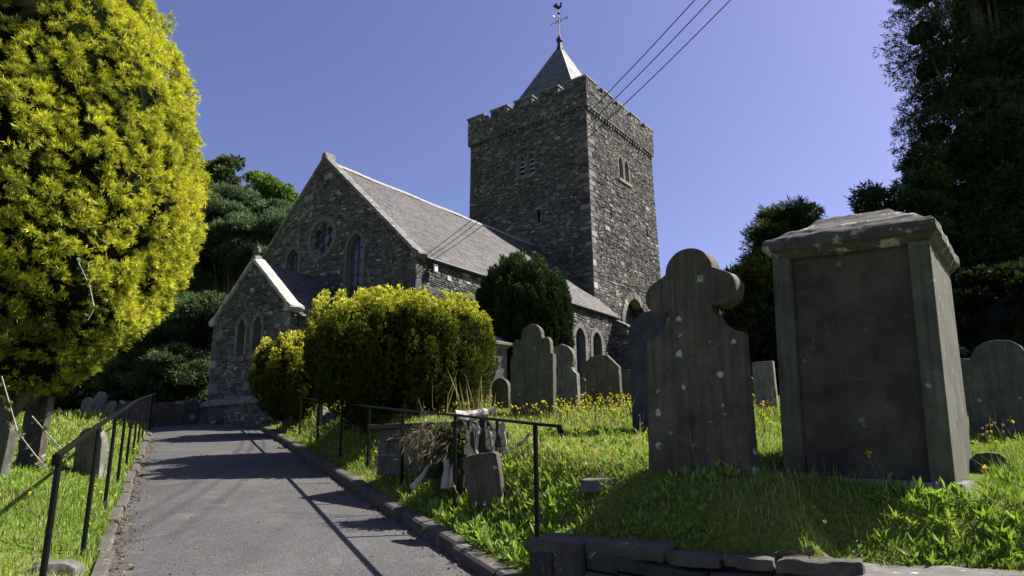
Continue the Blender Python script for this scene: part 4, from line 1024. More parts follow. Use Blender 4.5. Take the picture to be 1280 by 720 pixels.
blob_tree('cypress_tree', 'yellowish lit cypress low beside the trefoil headstone', 'tree', 26, [(925, 365, 20, 22), (940, 390, 22, 20), (918, 395, 14, 24), (935, 345, 12, 14), (928, 425, 20, 26), (955, 430, 24, 30), (945, 460, 26, 30)],
    13000, .24, (.014, .026, .006), (.14, .17, .022), M['conifer'], 62, B=7, trunk_px=945, wid=.10, spread=.8, core=.6, srad=.45)
blob_tree('cypress_tree', 'feathery conifer showing above the big monument cap beside the dark yew', 'tree', 27, [(1154, 196, 10, 7), (1146, 210, 8, 7), (1161, 224, 16, 13), (1138, 234, 8, 7), (1128, 246, 8, 6), (1146, 256, 20, 11), (1124, 266, 8, 6), (1144, 282, 24, 13), (1128, 299, 20, 13), (1166, 304, 28, 23), (1141, 334, 32, 25), (1166, 374, 38, 39), (1146, 444, 48, 49)],
    17000, .24, (.012, .022, .008), (.075, .115, .034), M['conifer'], 63, B=7, trunk_px=1150, wid=.09, spread=.8, srad=.42, flat=.5, sub=4.5, core=.45)
blob_tree('cypress_tree', 'small outlying spire of conifer against the sky above the monument', 'tree', 27.5, [(1087, 240, 9, 6), (1082, 248, 8, 5), (1093, 250, 12, 6), (1088, 262, 12, 10), (1095, 290, 20, 20), (1090, 340, 24, 40), (1095, 420, 24, 50)], 8000, .22, (.010, .019, .007), (.035, .060, .018), M['yew'], 64, B=7, srad=.35, sub=4., flat=.5, wid=.09, trunk_px=1090, core=.5, tr=.12)
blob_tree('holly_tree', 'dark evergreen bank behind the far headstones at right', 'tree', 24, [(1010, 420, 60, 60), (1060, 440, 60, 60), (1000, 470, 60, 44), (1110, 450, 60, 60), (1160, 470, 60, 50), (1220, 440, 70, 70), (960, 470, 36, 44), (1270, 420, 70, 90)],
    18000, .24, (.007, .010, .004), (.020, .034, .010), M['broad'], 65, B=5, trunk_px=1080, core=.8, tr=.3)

# ------------------------------------------------------------------ headstones
M['g_brown'] = m_grave('brown_slate', (.072, .062, .047), .75, True, .35)
M['g_tref'] = m_grave('lichened_brown_slate', (.072, .062, .047), .85, True, .25, .45, 9)
M['g_grey'] = m_grave('grey_slate', (.070, .070, .065), .45, True, .3)
M['g_dark'] = m_grave('dark_slate', (.052, .046, .037), .25, False, .2)
M['g_blue'] = m_grave('blue_slate', (.038, .042, .055), .0, False, .0)
M['g_pale'] = m_grave('pale_limestone', (.125, .122, .110), .6, True, .3)
M['g_green'] = m_grave('green_stained_stone', (.072, .071, .056), .5, True, .6)
M['g_cap'] = m_grave('lichen_crusted_stone', (.10, .094, .085), 1.0, False, .2)
def arc(cx_, cz, r, a0, a1, n=10): return [(cx_+r*math.cos(R(a0+(a1-a0)*i/n)), cz+r*math.sin(R(a0+(a1-a0)*i/n))) for i in range(n+1)]
def stone(name, label, cat, outline, thick, pos, yaw, mat, lean=0, roll=0, group=None, bevel=.012, sink=.25):
    mb = MB(); xs = [p_[0] for p_ in outline]
    pts = [(x, z if z > .001 else -sink) for x, z in outline]
    mb.prism(pts, lambda x, y, z: np.array([x, y, z]), -thick/2, thick/2)
    o = roughen(mb.build(name, mat, None, (0, 0, 0), bevel=bevel), 5, .0055, 7., len(label))
    o.location = [float(q_) for q_ in pos]; o.rotation_euler = (R(lean), R(roll), -yaw)
    return tag(o, label, cat, group)
def at_ground(px, y):
    q_ = at(px, 560, y); return np.array([q_[0], y, float(G(q_[0], y))])
def both(right): return [( -x, z) for x, z in right[::-1]][:-1]+right if abs(right[0][0]) < 1e-6 else [(-x, z) for x, z in right[::-1]]+right
def mir(right):
    """right half listed from the top centre down to the base; mirrored into a full outline (clockwise)"""
    lft = [(-x, z) for x, z in right if x > 1e-6]
    return right+lft[::-1]
tref = arc(0, 1.66, .205, 90, 2, 9)+arc(.252, 1.485, .145, 62, -118, 12)+[(.20, 1.29), (.235, 1.22), (.30, 1.16), (.335, 1.135), (.405, 1.125), (.415, 0)]
P_ = at_ground(870, 5.6); tref = [(x*1.04, z*1.025) for x, z in tref]
stone('headstone', 'tall brown headstone with a trefoil cross head, nearest upright stone', 'headstone', mir([(x, z) for x, z in tref]), .17, P_+np.array([.03, 0, -.05]), R(41), M['g_tref'], lean=-1.5, roll=.9, bevel=.014)
# shouldered stone with stepped round top
sh = arc(0, 1.36, .20, 90, 0, 7)+[(.215, 1.30), (.24, 1.30)]+arc(.24, 1.20, .13, 60, 0, 5)+[(.375, 1.12), (.375, 1.03), (.42, 1.03), (.42, 0)]
stone('headstone', 'broad dark headstone with stepped round shoulders right of the yellow bush', 'headstone', mir(sh), .11, at_ground(667, 11.5), R(33), M['g_green'], roll=1.0)
cel = [(0, 1.42)]+arc(0, 1.10, .30, 75, -28, 9)+[(.24, .93), (.27, .86), (.33, .80), (.36, .78), (.38, 0)]
cel_o = stone('headstone', 'wheel headed headstone with carved cross beside the stepped stone', 'headstone', mir(cel), .12, at_ground(706, 13.9)+np.array([0, 0, -.12]), R(36), M['g_pale'], bevel=.01)
mbx = MB(); mbx.prism([(-.035, .72), (.035, .72), (.035, 1.07), (.24, 1.07), (.24, 1.13), (.035, 1.13), (.035, 1.34), (-.035, 1.34), (-.035, 1.13), (-.24, 1.13), (-.24, 1.07), (-.035, 1.07)], lambda x, y, z: np.array([x, y, z]), -.10, -.055)
mbx.build('carved_cross', M['g_cap'], cel_o)
clip = [(0, 1.10), (.16, 1.10), (.37, .84), (.41, .80), (.42, 0)]
stone('headstone', 'grey headstone with clipped corners standing among yellow flowers', 'headstone', [(.12, 1.10), (.40, .82), (.41, 0), (-.41, 0), (-.41, .98), (-.30, 1.05), (-.28, 1.09)], .11, at_ground(758, 14.6)+np.array([0, 0, -.03]), R(36), M['g_green'])
stone('headstone', 'narrow small headstone between the wheel headed and clipped stones', 'headstone', mir([(0, .62), (.12, .60), (.17, .52), (.175, 0)]), .09, at_ground(727, 16), R(36), M['g_grey'], roll=3)
stone('headstone', 'small rounded headstone at the foot of the pedestal tomb', 'headstone', mir(arc(0, .50, .20, 90, 0, 7)+[(.205, 0)]), .1, at_ground(627, 13.0)+np.array([0, 0, -.06]), R(36), M['g_green'])
stone('headstone', 'blue slate headstone half hidden behind the trefoil stone', 'headstone', mir([(0, 1.62), (.14, 1.60), (.30, 1.50), (.36, 1.40), (.37, 0)]), .07, at_ground(826, 9.0), R(36), M['g_blue'])
stone('headstone', 'low rounded headstone in shade below the buttress', 'headstone', mir(arc(0, .62, .21, 90, 0, 7)+[(.22, 0)]), .1, at_ground(790, 16.5), R(36), M['g_grey'])
stone('headstone', 'slim grey headstone just right of the clipped corner stone', 'headstone', mir([(0, .72), (.12, .72), (.13, 0)]), .08, at_ground(783, 18), R(36), M['g_green'])
stone('headstone', 'round shouldered headstone at the right edge under the dark yew', 'headstone', mir([(0, 1.08), (.14, 1.06), (.22, 1.0), (.27, .91), (.29, .87), (.34, .86), (.36, 0)]), .10, at_ground(1262, 8.0)+np.array([0, 0, .02]), R(46), M['g_grey'], lean=-3, roll=3)
stone('headstone', 'plain headstone partly hidden between the monument and the edge headstone', 'headstone', mir([(0, .86), (.24, .86), (.26, .8), (.27, 0)]), .09, at_ground(1207, 10.8), R(46), M['g_grey'])
stone('headstone', 'squared pale headstone seen between the trefoil stone and the monument', 'headstone', mir([(0, .88), (.19, .88), (.2, 0)]), .09, at_ground(964, 12.4), R(40), M['g_pale'])
stone('headstone', 'narrow shaded headstone beside the squared pale one', 'headstone', mir([(0, .66), (.05, .60), (.12, .54), (.13, .45), (.16, .42), (.17, 0)]), .12, at_ground(944, 15), R(40), M['g_dark'])
stone('headstone', 'half buried rounded stone in the grass beside the monument', 'headstone', mir([(0, .15), (.08, .14), (.14, .08), (.16, 0)]), .1, hit(1240, 590, 4.5)+np.array([0, .02, 0]), R(30), M['g_green'], bevel=.02)
stone('headstone', 'small plain leaning stone behind the last post of the right railing', 'headstone', mir([(0, .56), (.16, .555), (.20, .53), (.205, 0)]), .075, at_ground(610, 7.15)+np.array([0, 0, -.02]), R(28), M['g_brown'], roll=-7, lean=3)
stone('headstone', 'stained square topped stone leaning under the tall golden yew', 'headstone', [(.30, 1.02), (.31, 0), (-.31, 0), (-.30, .98)], .10, at_ground(40, 10.4)+np.array([0, 0, -.02]), R(30), M['g_brown'], roll=2)
stone('headstone', 'mossy broad stone at the left edge under the golden yew', 'headstone', mir([(0, .74), (.2, .72), (.32, .60), (.34, 0)]), .12, at_ground(-8, 9.3), R(24), M['g_green'], lean=-4)
stone('headstone', 'lichen spotted rounded stone between the left railing posts', 'headstone', mir(arc(0, .44, .26, 90, 0, 8)+[(.265, 0)]), .12, at_ground(115, 10.6), R(18), M['g_pale'], lean=2)
for (px, y, h, wd, lb) in ((103, 22, .55, .26, 'small low stone in the flowers, left of the pair beyond the left railing'), (118, 22.6, .75, .24, 'taller of the two far rounded stones beyond the left railing'), (133, 24, .5, .22, 'small shaded stone nearest the dark trees beyond the left railing')):
    stone('headstone', lb, 'headstone', mir(arc(0, h-wd, wd, 90, 0, 6)+[(wd, 0)]), .12, at_ground(px, y), R(25), M['g_pale'])
# monument: panelled pedestal with cornice cap
def block(mb, x0, x1, y0, y1, z0, z1, tx=0, ty=0, mat=0):
    mb.add([(x0, y0, z0), (x1, y0, z0), (x1, y1, z0), (x0, y1, z0), (x0+tx, y0+ty, z1), (x1-tx, y0+ty, z1), (x1-tx, y1-ty, z1), (x0+tx, y1-ty, z1)],
           [(3, 2, 1, 0), (4, 5, 6, 7), (0, 1, 5, 4), (1, 2, 6, 5), (2, 3, 7, 6), (3, 0, 4, 7)], mat)
def loft(mb, rings):
    vs = []
    for (hx, hy, z, k) in rings: vs += [(-hx, -hy, z), (hx, -hy, z), (hx, hy, z), (-hx, hy, z)]
    n = len(rings); fs = [(3, 2, 1, 0), tuple(range(4*n-4, 4*n))]
    for i in range(n-1):
        for j in range(4): fs.append((4*i+j, 4*i+(j+1) % 4, 4*i+4+(j+1) % 4, 4*i+4+j))
    mb.add(vs, fs)
ML, MR = at(981, 600, 5.55), at(1195, 603, 4.85); mdx = (MR-ML)[:2]; MW = float(np.linalg.norm(mdx)); MYAW = math.atan2(-mdx[1], mdx[0])
W2, D2 = MW/2, .64
mfw = np.array([math.sin(MYAW), math.cos(MYAW)]); mc = .5*(ML+MR)[:2]+mfw*D2
MP = np.array([mc[0], mc[1], 1.45]); H2 = at(1158, 298, 4.85)[2]-MP[2]
mon = empty('pedestal_monument', MP, 'massive panelled pedestal monument with a lichen crusted cornice cap', 'monument', None, -MYAW); mon.rotation_euler = (Matrix.Rotation(-MYAW, 4, 'Z') @ Matrix.Rotation(R(2.6), 4, 'Y')).to_euler()
b_ = MB(); block(b_, -W2-.05, W2+.05, -D2-.07, D2+.06, -.4, .045); roughen(b_.build('plinth', M['g_pale'], mon, bevel=.015), 4, .012, 6.)
b_ = MB()
block(b_, -W2, W2, -D2+.05, D2, .043, H2, .012, .004)
block(b_, -W2, -W2+.15, -D2-.03, -D2+.055, .044, H2-.002, .004, 0); block(b_, W2-.15, W2, -D2-.03, -D2+.055, .044, H2-.002, .004, 0)
b_.build('shaft', M['g_green'], mon, bevel=.01)
b_ = MB(); block(b_, -W2+.152, W2-.152, -D2+.035, -D2+.06, .05, H2-.03); b_.build('inscription_panel', M['g_dark'], mon, bevel=.004)
b_ = MB(); capx, capy = W2+.055, D2+.07
loft(b_, [(W2-.02, D2-.01, H2-.01, 0), (W2+.015, D2+.015, H2+.015, 0), (W2+.035, D2+.04, H2+.05, 0), (capx, capy, H2+.07, 0), (capx, capy, H2+.145, 0), (capx-.03, capy-.03, H2+.175, 0)])
loft(b_, [(capx-.04, capy-.04, H2+.17, 0), (capx-.10, capy-.09, H2+.20, 0), (W2-.08, D2-.06, H2+.235, 0), (W2-.16, D2-.16, H2+.275, 0), (W2-.24, D2-.28, H2+.34, 0), (W2-.30, D2-.36, H2+.40, 0), (W2-.36, D2-.42, H2+.415, 0)])
M['cap'] = m_grave('blackened_lichen_stone', (.060, .056, .05), .8, False, .1)
_t = M['cap'].node_tree; _p = [q_ for q_ in _t.nodes if q_.type == 'BSDF_PRINCIPLED'][0]; _src = _p.inputs['Base Color'].links[0].from_socket
_n = _t.nodes.new('ShaderNodeTexNoise'); _n.inputs['Scale'].default_value = 6.5; _n.inputs['Detail'].default_value = 7; _n.inputs['Roughness'].default_value = .68; _c = _t.nodes.new('ShaderNodeTexCoord'); _t.links.new(_c.outputs['Object'], _n.inputs['Vector'])
_r = _t.nodes.new('ShaderNodeValToRGB'); _r.color_ramp.elements[0].position = .555; _r.color_ramp.elements[1].position = .60; _t.links.new(_n.outputs['Fac'], _r.inputs['Fac'])
_m = _t.nodes.new('ShaderNodeMix'); _m.data_type = 'RGBA'; _t.links.new(_r.outputs['Color'], _m.inputs[0]); _t.links.new(_src, _m.inputs[6]); _m.inputs[7].default_value = (.27, .27, .25, 1); _t.links.new(_m.outputs[2], _p.inputs['Base Color'])
roughen(b_.build('cornice_cap', M['cap'], mon, bevel=.006), 4, .010, 7., 3)
# pedestal tomb far behind the small rounded stone
PT_ = at_ground(612, 16.2); ped = empty('pedestal_tomb', PT_, 'slender pedestal tomb with a moulded cap behind the yellow bush', 'tomb', None, -R(50))
b_ = MB(); block(b_, -.42, .42, -.36, .36, -.3, .14); b_.build('plinth', M['g_grey'], ped, bevel=.015)
b_ = MB(); block(b_, -.34, .34, -.28, .28, .138, 1.32, .01, .01); b_.build('shaft', M['g_grey'], ped, bevel=.012)
b_ = MB(); W2, D2, H2 = .34, .28, 1.32
loft(b_, [(.33, .27, 1.31, 0), (.37, .31, 1.35, 0), (.44, .38, 1.39, 0), (.44, .38, 1.45, 0), (.30, .25, 1.50, 0), (.2, .15, 1.60, 0), (.1, .07, 1.66, 0)]); b_.build('cornice_cap', M['g_pale'], ped, bevel=.006)
# chest tomb behind the right railing
TP = at_ground(541, 9.4); tmb = empty('chest_tomb', TP, 'low chest tomb with a flat slab in the shade under the yellow bush', 'tomb', None, -R(30))
b_ = MB()
for (x, zb) in ((-.46, 0), (.0, 0), (.46, 0)):
    for i in range(3): block(b_, x-.23, x+.225, -.32+.01*i, .32, -.2+.17*i if i else -.3, -.035+.17*i)
b_.build('side_blocks', M['g_grey'], tmb, bevel=.015)
b_ = MB(); block(b_, -.80, .78, -.40, .40, .31, .37); b_.build('top_slab', M['g_dark'], tmb, bevel=.012)
GK = at_ground(420, 15.0); gk = empty('grave_kerb', GK, 'stone grave surround with corner posts under the large yellow bush', 'grave surround', None, -R(20))
b_ = MB(); block(b_, -.30, .30, -.07, .07, -.1, .13, .02, .01); b_.build('rail_stone', M['g_grey'], gk, bevel=.012)
for x in (-.40, .40):
    b_ = MB(); block(b_, x-.09, x+.09, -.1, .1, -.15, .26, .01, .01); b_.build('corner_post', M['g_pale'], gk, bevel=.012)
fp = hit(757, 602); b_ = MB(); b_.prism([(-.20, -.08), (.19, -.1), (.24, .02), (.1, .10), (-.1, .11), (-.22, .03)], lambda x, y, z: np.array([x, z, y]), -.10, .012)
o = roughen(b_.build('stone_slab', M['g_cap'], None, bevel=.012), 3, .015, 6.); o.location = fp; tag(o, 'pale flat broken slab lying in the grass before the trefoil headstone', 'slab')

# ------------------------------------------------------------------ retaining wall in the near corner
def rwcol():
    c = stone_col(); return tuple(.6*q_ for q_ in c)
wt = lambda u: 1.09-.012*u
rw = MB(); wbase = np.array([.9, 4.7, .5]); WL = 2.15
masonry(rw, lambda u, d, z: wallP(u, d+.03*math.sin(u*2.), z), lambda z: 0., lambda z: WL, .3, 1.0, hmin=.08, hmax=.2, lmin=.2, lmax=.5, prot=.06, colf=rwcol, mort=(.05, .045, .04))
masonry(rw, lambda u, d, z: wallP(-d, -u, z), lambda z: 0., lambda z: .38, .3, 1.0, hmin=.08, hmax=.2, prot=.05, colf=rwcol, mort=(.05, .045, .04))
rwo = empty('retaining_wall', wbase, 'low dark rubble retaining wall with lichened coping along the near grass edge', 'wall')
M['rw'] = m_grave('dark_lichened_rubble', (.085, .078, .068), .9, False, .25)
M['rw'].node_tree.nodes['Bump'].inputs['Strength'].default_value = 1.; M['rw'].node_tree.nodes['Bump'].inputs['Distance'].default_value = .03
M['rwm'] = m_masonry('dark_rubble', .9)
rw.build('rubble_face', M['rwm'], rwo, wbase, fixn=False)
u = -.05
while u < WL:
    L_ = random.uniform(.25, .62); c = MB(); top = wt(u+L_/2)+random.uniform(-.016, .012)
    pts = []
    for k, (uu, dd) in enumerate(((0, -.36), (L_*.5, -.38), (L_-.015, -.36), (L_-.015+random.uniform(-.02, .02), .04+random.uniform(-.03, .03)), (L_*.5, .06+random.uniform(-.03, .03)), (.01, .04+random.uniform(-.03, .03)))): pts.append(wallP(u+uu, dd, 0))
    bot = [p_+up*(1.0-.005) for p_ in pts]; tp_ = [p_+up*(top+random.uniform(-.015, .012)) for p_ in pts]
    c.add(bot+tp_, [(5, 4, 3, 2, 1, 0), (6, 7, 8, 9, 10, 11)]+[(i, (i+1) % 6, (i+1) % 6+6, i+6) for i in range(6)])
    roughen(c.build('coping_stone', M['rw'], rwo, wbase, bevel=.014), 5, .024, 5., u); u += L_
sb = MB(); s0 = wallP(WL+.1, 0, .25)
for (u0, u1, tz) in ((WL+.08, WL+1.25, 1.03), (WL+1.26, WL+2.6, 1.02)):
    vs = [wallP(u0, -.40, .25), wallP(u1, -.40, .25), wallP(u1, .14, .25), wallP(u0, .14, .25), wallP(u0, -.40, tz), wallP(u1, -.40, tz), wallP(u1, .14, tz-.02), wallP(u0, .14, tz-.02)]
    sb.add(vs, [(3, 2, 1, 0), (4, 5, 6, 7), (0, 1, 5, 4), (1, 2, 6, 5), (2, 3, 7, 6), (3, 0, 4, 7)])
o = roughen(sb.build('stone_step', M['g_cap'], None, s0, bevel=.02), 4, .012, 6.); tag(o, 'long flat worn stone slab at the near right corner, end of the low wall', 'slab')
rk = MB(); RP = hit(66, 716, 4.2); o_ = [(-.22, -.1), (.22, -.1), (.2, .03), (.08, .07), (-.1, .055), (-.2, .0)]
rk.prism(o_, lambda x, y, z: np.array([x, y, z]), -.12, .14); o = roughen(rk.build('rock', M['g_cap'], None, bevel=.03), 3, .02, 7.); o.location = RP+np.array([0, 0, .02]); o.rotation_euler = (0, .1, .3); tag(o, 'rough pale rock at the foot of the nearest left railing post', 'rock')

# ------------------------------------------------------------------ railings
def railing(label, tops, bases, endtip, hr_ext, pr=.021):
    root = empty('railing', bases[0], label, 'railing')
    for tpt, bpt in zip(tops, bases):
        mb = MB(); d = tpt-bpt; mb.tube([bpt-np.array([0, 0, .12]), tpt-up*.004], pr, 10); mb.tube([bpt-up*.0, bpt+up*.012], [pr*1.5, pr*1.2], 10)
        mb.build('post', M['iron'], root, bases[0], smooth=False)
    mb = MB(); pts = [endtip[1], endtip[0]]+list(tops)+hr_ext
    # flat section handrail with rounded edges, swept
    sec = [(-.027, -.009), (-.020, .010), (0, .015), (.020, .010), (.027, -.009), (0, -.013)]
    vs = []; P3 = [np.array(p_) for p_ in pts]
    for i, p_ in enumerate(P3):
        t_ = P3[min(i+1, len(P3)-1)]-P3[max(i-1, 0)]
        if i == 0: t_ = P3[2]-P3[1]
        t_ = t_/np.linalg.norm(t_); sd = np.cross(t_, up); sd /= np.linalg.norm(sd); uu = np.cross(sd, t_)
        for a, b in sec: vs.append(p_+sd*a+uu*b)
    n = len(sec); fs = [tuple(range(n)), tuple(range(len(vs)-1, len(vs)-n-1, -1))]
    for i in range(len(P3)-1):
        for k in range(n): fs.append((i*n+k, i*n+(k+1) % n, (i+1)*n+(k+1) % n, (i+1)*n+k))
    mb.add(vs, fs); mb.build('handrail', M['iron'], root, bases[0])
    return root
RIGHT = [(669, 530, 672), (569, 519, 653), (504, 513, 617), (462, 508, 592), (428, 504, 577), (399, 500.5, 560), (377, 497, 552), (360, 495, 546), (345, 493.3, 540), (332, 492.3, 535)]
# posts stand a constant distance right of the path
def rail_line(n, p_off, t0, step, h, side):
    tops, bases = [], []
    for i in range(n):
        x, y = O0+(t0+step*i)*U+p_off*V; z = float(G(x, y)); bases.append(np.array([x, y, z])); tops.append(np.array([x, y, z+h]))
    return tops, bases
def solve_post(px_t, py_t, p_off):
    # point on the vertical plane at offset p_off from the path edge through this pixel
    lo, hi = 2., 40.
    for _ in range(60):
        m = .5*(lo+hi); q_ = at(px_t, py_t, m)
        v_ = pperp(q_[0], q_[1])-p_off
        v0 = pperp(*at(px_t, py_t, lo)[:2])-p_off
        if v_*v0 <= 0: hi = m
        else: lo = m
    return at(px_t, py_t, .5*(lo+hi))
tops, bases = [], []
for px, py, pb in RIGHT:
    q_ = solve_post(px, py, .34); tops.append(q_); bases.append(np.array([q_[0]+.0, q_[1], float(G(q_[0], q_[1]))]))
e0 = at(699, 533, tops[0][1]-.28); e1 = e0+np.array([.012, -.012, -.045])
railing('black iron handrail up the right side of the path on the grass bank', tops, bases, (e0, e1), [])
LEFT = [(75, 567), (124, 531), (145, 518), (158, 509.5), (167, 502.5), (174, 499), (179, 497), (183.5, 495.3), (187.5, 493.8), (191, 492.5), (194.5, 491.5)]
tops, bases = [], []
for (px, py), yy in zip(LEFT, (4.75, 6.45, 8.4, 10.3, 12.1, 13.8, 15.4, 16.9, 18.4, 19.7, 21.)):
    q_ = at(px, py, yy); tops.append(q_); bases.append(np.array([q_[0], q_[1], float(G(q_[0], q_[1]))]))
e0 = tops[0]+(tops[0]-tops[1])*.06; e1 = e0-up*.05
railing('black iron handrail along the left side of the path', tops, bases, (e0, e1), [])

# ------------------------------------------------------------------ overhead cables
CA = cp(.2, .12, 7.62)
for i, (ex, lb) in enumerate(((1012, 'uppermost of the three thin black cables slung across the tower'), (1032, 'middle one of the three thin black cables crossing in front of the tower'), (1058, 'lowest of the three thin black cables crossing in front of the tower'))):
    a = CA+n3*(.10*i)+up*(.06-.09*i); b = at(ex, -165+6*i, 9.5); pts = []
    for k in range(25):
        f_ = k/24; p_ = a*(1-f_)+b*f_; pts.append(p_-up*(.55*4*f_*(1-f_)))
    mb = MB(); mb.tube(pts, .011, 6); tag(mb.build('overhead_cable', M['cable'], None, a, smooth=True), lb, 'cable', 'cables running from the nave corner over the tower')

# ------------------------------------------------------------------ stump
SP = at_ground(592, 8.1); SP[2] -= .05
M['wood'] = m_bark('weathered_grey_wood', (.34, .30, .25)); M['wood_d'] = m_bark('rotten_brown_wood', (.036, .031, .026))
st = empty('tree_stump', SP, 'splintered rotten tree stump with dry grass and ivy behind the right railing', 'stump')
M['wood_p'] = m_bark('bleached_wood', (.36, .335, .29))
mb = MB(); ring_n = 18; lv = [(-.15, .46), (.12, .40), (.30, .34), (.46, .30), (.55, .27)]
vs = []
for i, (z, r_) in enumerate(lv):
    for k in range(ring_n):
        a = 2*math.pi*k/ring_n; rr = r_*(1+.22*math.sin(3*a+1)+.12*math.sin(7*a+z*4)); vs.append(SP+np.array([rr*math.cos(a), .8*rr*math.sin(a), z+(random.uniform(-.14, .12) if i == len(lv)-1 else 0)]))
fs = [tuple(range((len(lv)-1)*ring_n, len(lv)*ring_n))]
for i in range(len(lv)-1):
    for k in range(ring_n): fs.append((i*ring_n+k, i*ring_n+(k+1) % ring_n, (i+1)*ring_n+(k+1) % ring_n, (i+1)*ring_n+k))
mb.add(vs, fs); mb.build('trunk_butt', M['wood_d'], st, SP)
def splinter(a, b, w0, w1, mat='wood'):
    a, b = SP+np.array(a), SP+np.array(b); mb = MB(); d = (b-a)/np.linalg.norm(b-a); s_ = np.cross(d, [.2, 1, .3]); s_ /= np.linalg.norm(s_); t_ = np.cross(d, s_)
    vs = []; nk = 7
    for f_ in (0, .3, .6, .85, 1):
        w_ = w0+(w1-w0)*f_; c = a+(b-a)*f_+.02*np.array([random.uniform(-1, 1) for _ in range(3)])
        for k in range(nk):
            an = 2*math.pi*k/nk; q_ = w_*random.uniform(.75, 1.2); vs.append(c+s_*q_*math.cos(an)+t_*q_*.7*math.sin(an))
    fs = [tuple(range(nk))[::-1], tuple(range(4*nk, 5*nk))]+[(nk*i+j, nk*i+(j+1) % nk, nk*i+nk+(j+1) % nk, nk*i+nk+j) for i in range(4) for j in range(nk)]
    mb.add(vs, fs); return roughen(mb.build('splinter', M[mat], st, SP), 3, .012, 9., a[0])
splinter((-.20, -.22, .60), (.18, -.10, .66), .08, .05, 'wood_p'); splinter((-.12, -.08, .62), (.22, .02, .70), .07, .03, 'wood_p')
splinter((.34, -.26, -.05), (.36, -.20, .50), .040, .018, 'wood_p'); splinter((.36, -.24, .16), (.66, -.30, .42), .045, .012, 'wood_p'); splinter((.34, -.22, .22), (.56, -.26, .24), .045, .02)
splinter((-.66, -.40, -.16), (-.46, -.26, .10), .04, .012, 'wood'); splinter((-.30, -.42, -.14), (-.28, -.28, .30), .045, .02, 'wood_p'); splinter((-.22, -.42, -.14), (-.20, -.30, .16), .045, .02)
for xx, hh, ww, mm in ((-.14, .52, .05, 'wood_d'), (-.04, .60, .05, 'wood_d'), (.04, .56, .04, 'wood'), (.12, .60, .05, 'wood_d'), (.20, .50, .04, 'wood'), (.27, .56, .05, 'wood_d')): splinter((xx*1.25, -.36, -.12), (xx, -.22+.04*random.random(), hh), ww, ww*.5, mm)
r = np.random.default_rng(77); M['dry'] = m_foliage('dry_grass', (1, 1, 1), .25, .25); f = Fol()
n = 1100; c0 = SP+np.array([-.40, -.15, .36]); p = c0+r.normal(size=(n, 3))*np.array([.16, .12, .12]); d = unit(np.array([-.45, -.35, -.85])+.35*r.normal(size=(n, 3)))
f.add(*blades(p, d, r.uniform(.07, .18, n), 2, .35, .016, np.tile((.16, .125, .07), (n, 1)), np.tile((.34, .28, .17), (n, 1)), r))
n = 22; p = SP+np.array([-.05, .35, .2])+r.normal(size=(n, 3))*np.array([.22, .06, .03]); d = unit(np.array([0, 0, 1.])+.22*r.normal(size=(n, 3)))
f.add(*blades(p, d, r.uniform(.4, .75, n), 2, .1, .012, np.tile((.18, .14, .07), (n, 1)), np.tile((.40, .33, .18), (n, 1)), r))
f.build('dry_grass', M['dry'], st, SP)
f = Fol(); n = 900; th = r.uniform(2.4, 4.6, n); p = SP+np.stack([.50*np.cos(th)*r.uniform(.75, 1.05, n), -abs(.36*np.sin(th))*r.uniform(.7, 1.1, n), r.uniform(-.05, .5, n)], -1)
f.add(*blades(p, unit(np.stack([np.cos(th), -abs(np.sin(th)), .3+0*th], -1)), r.uniform(.03, .07, n), 3, .6, .3, np.tile((.02, .04, .01), (n, 1)), colmix((.03, .06, .012), (.09, .14, .03), r.uniform(0, 1, n)), r))
f.build('ivy', M['broad'], st, SP)

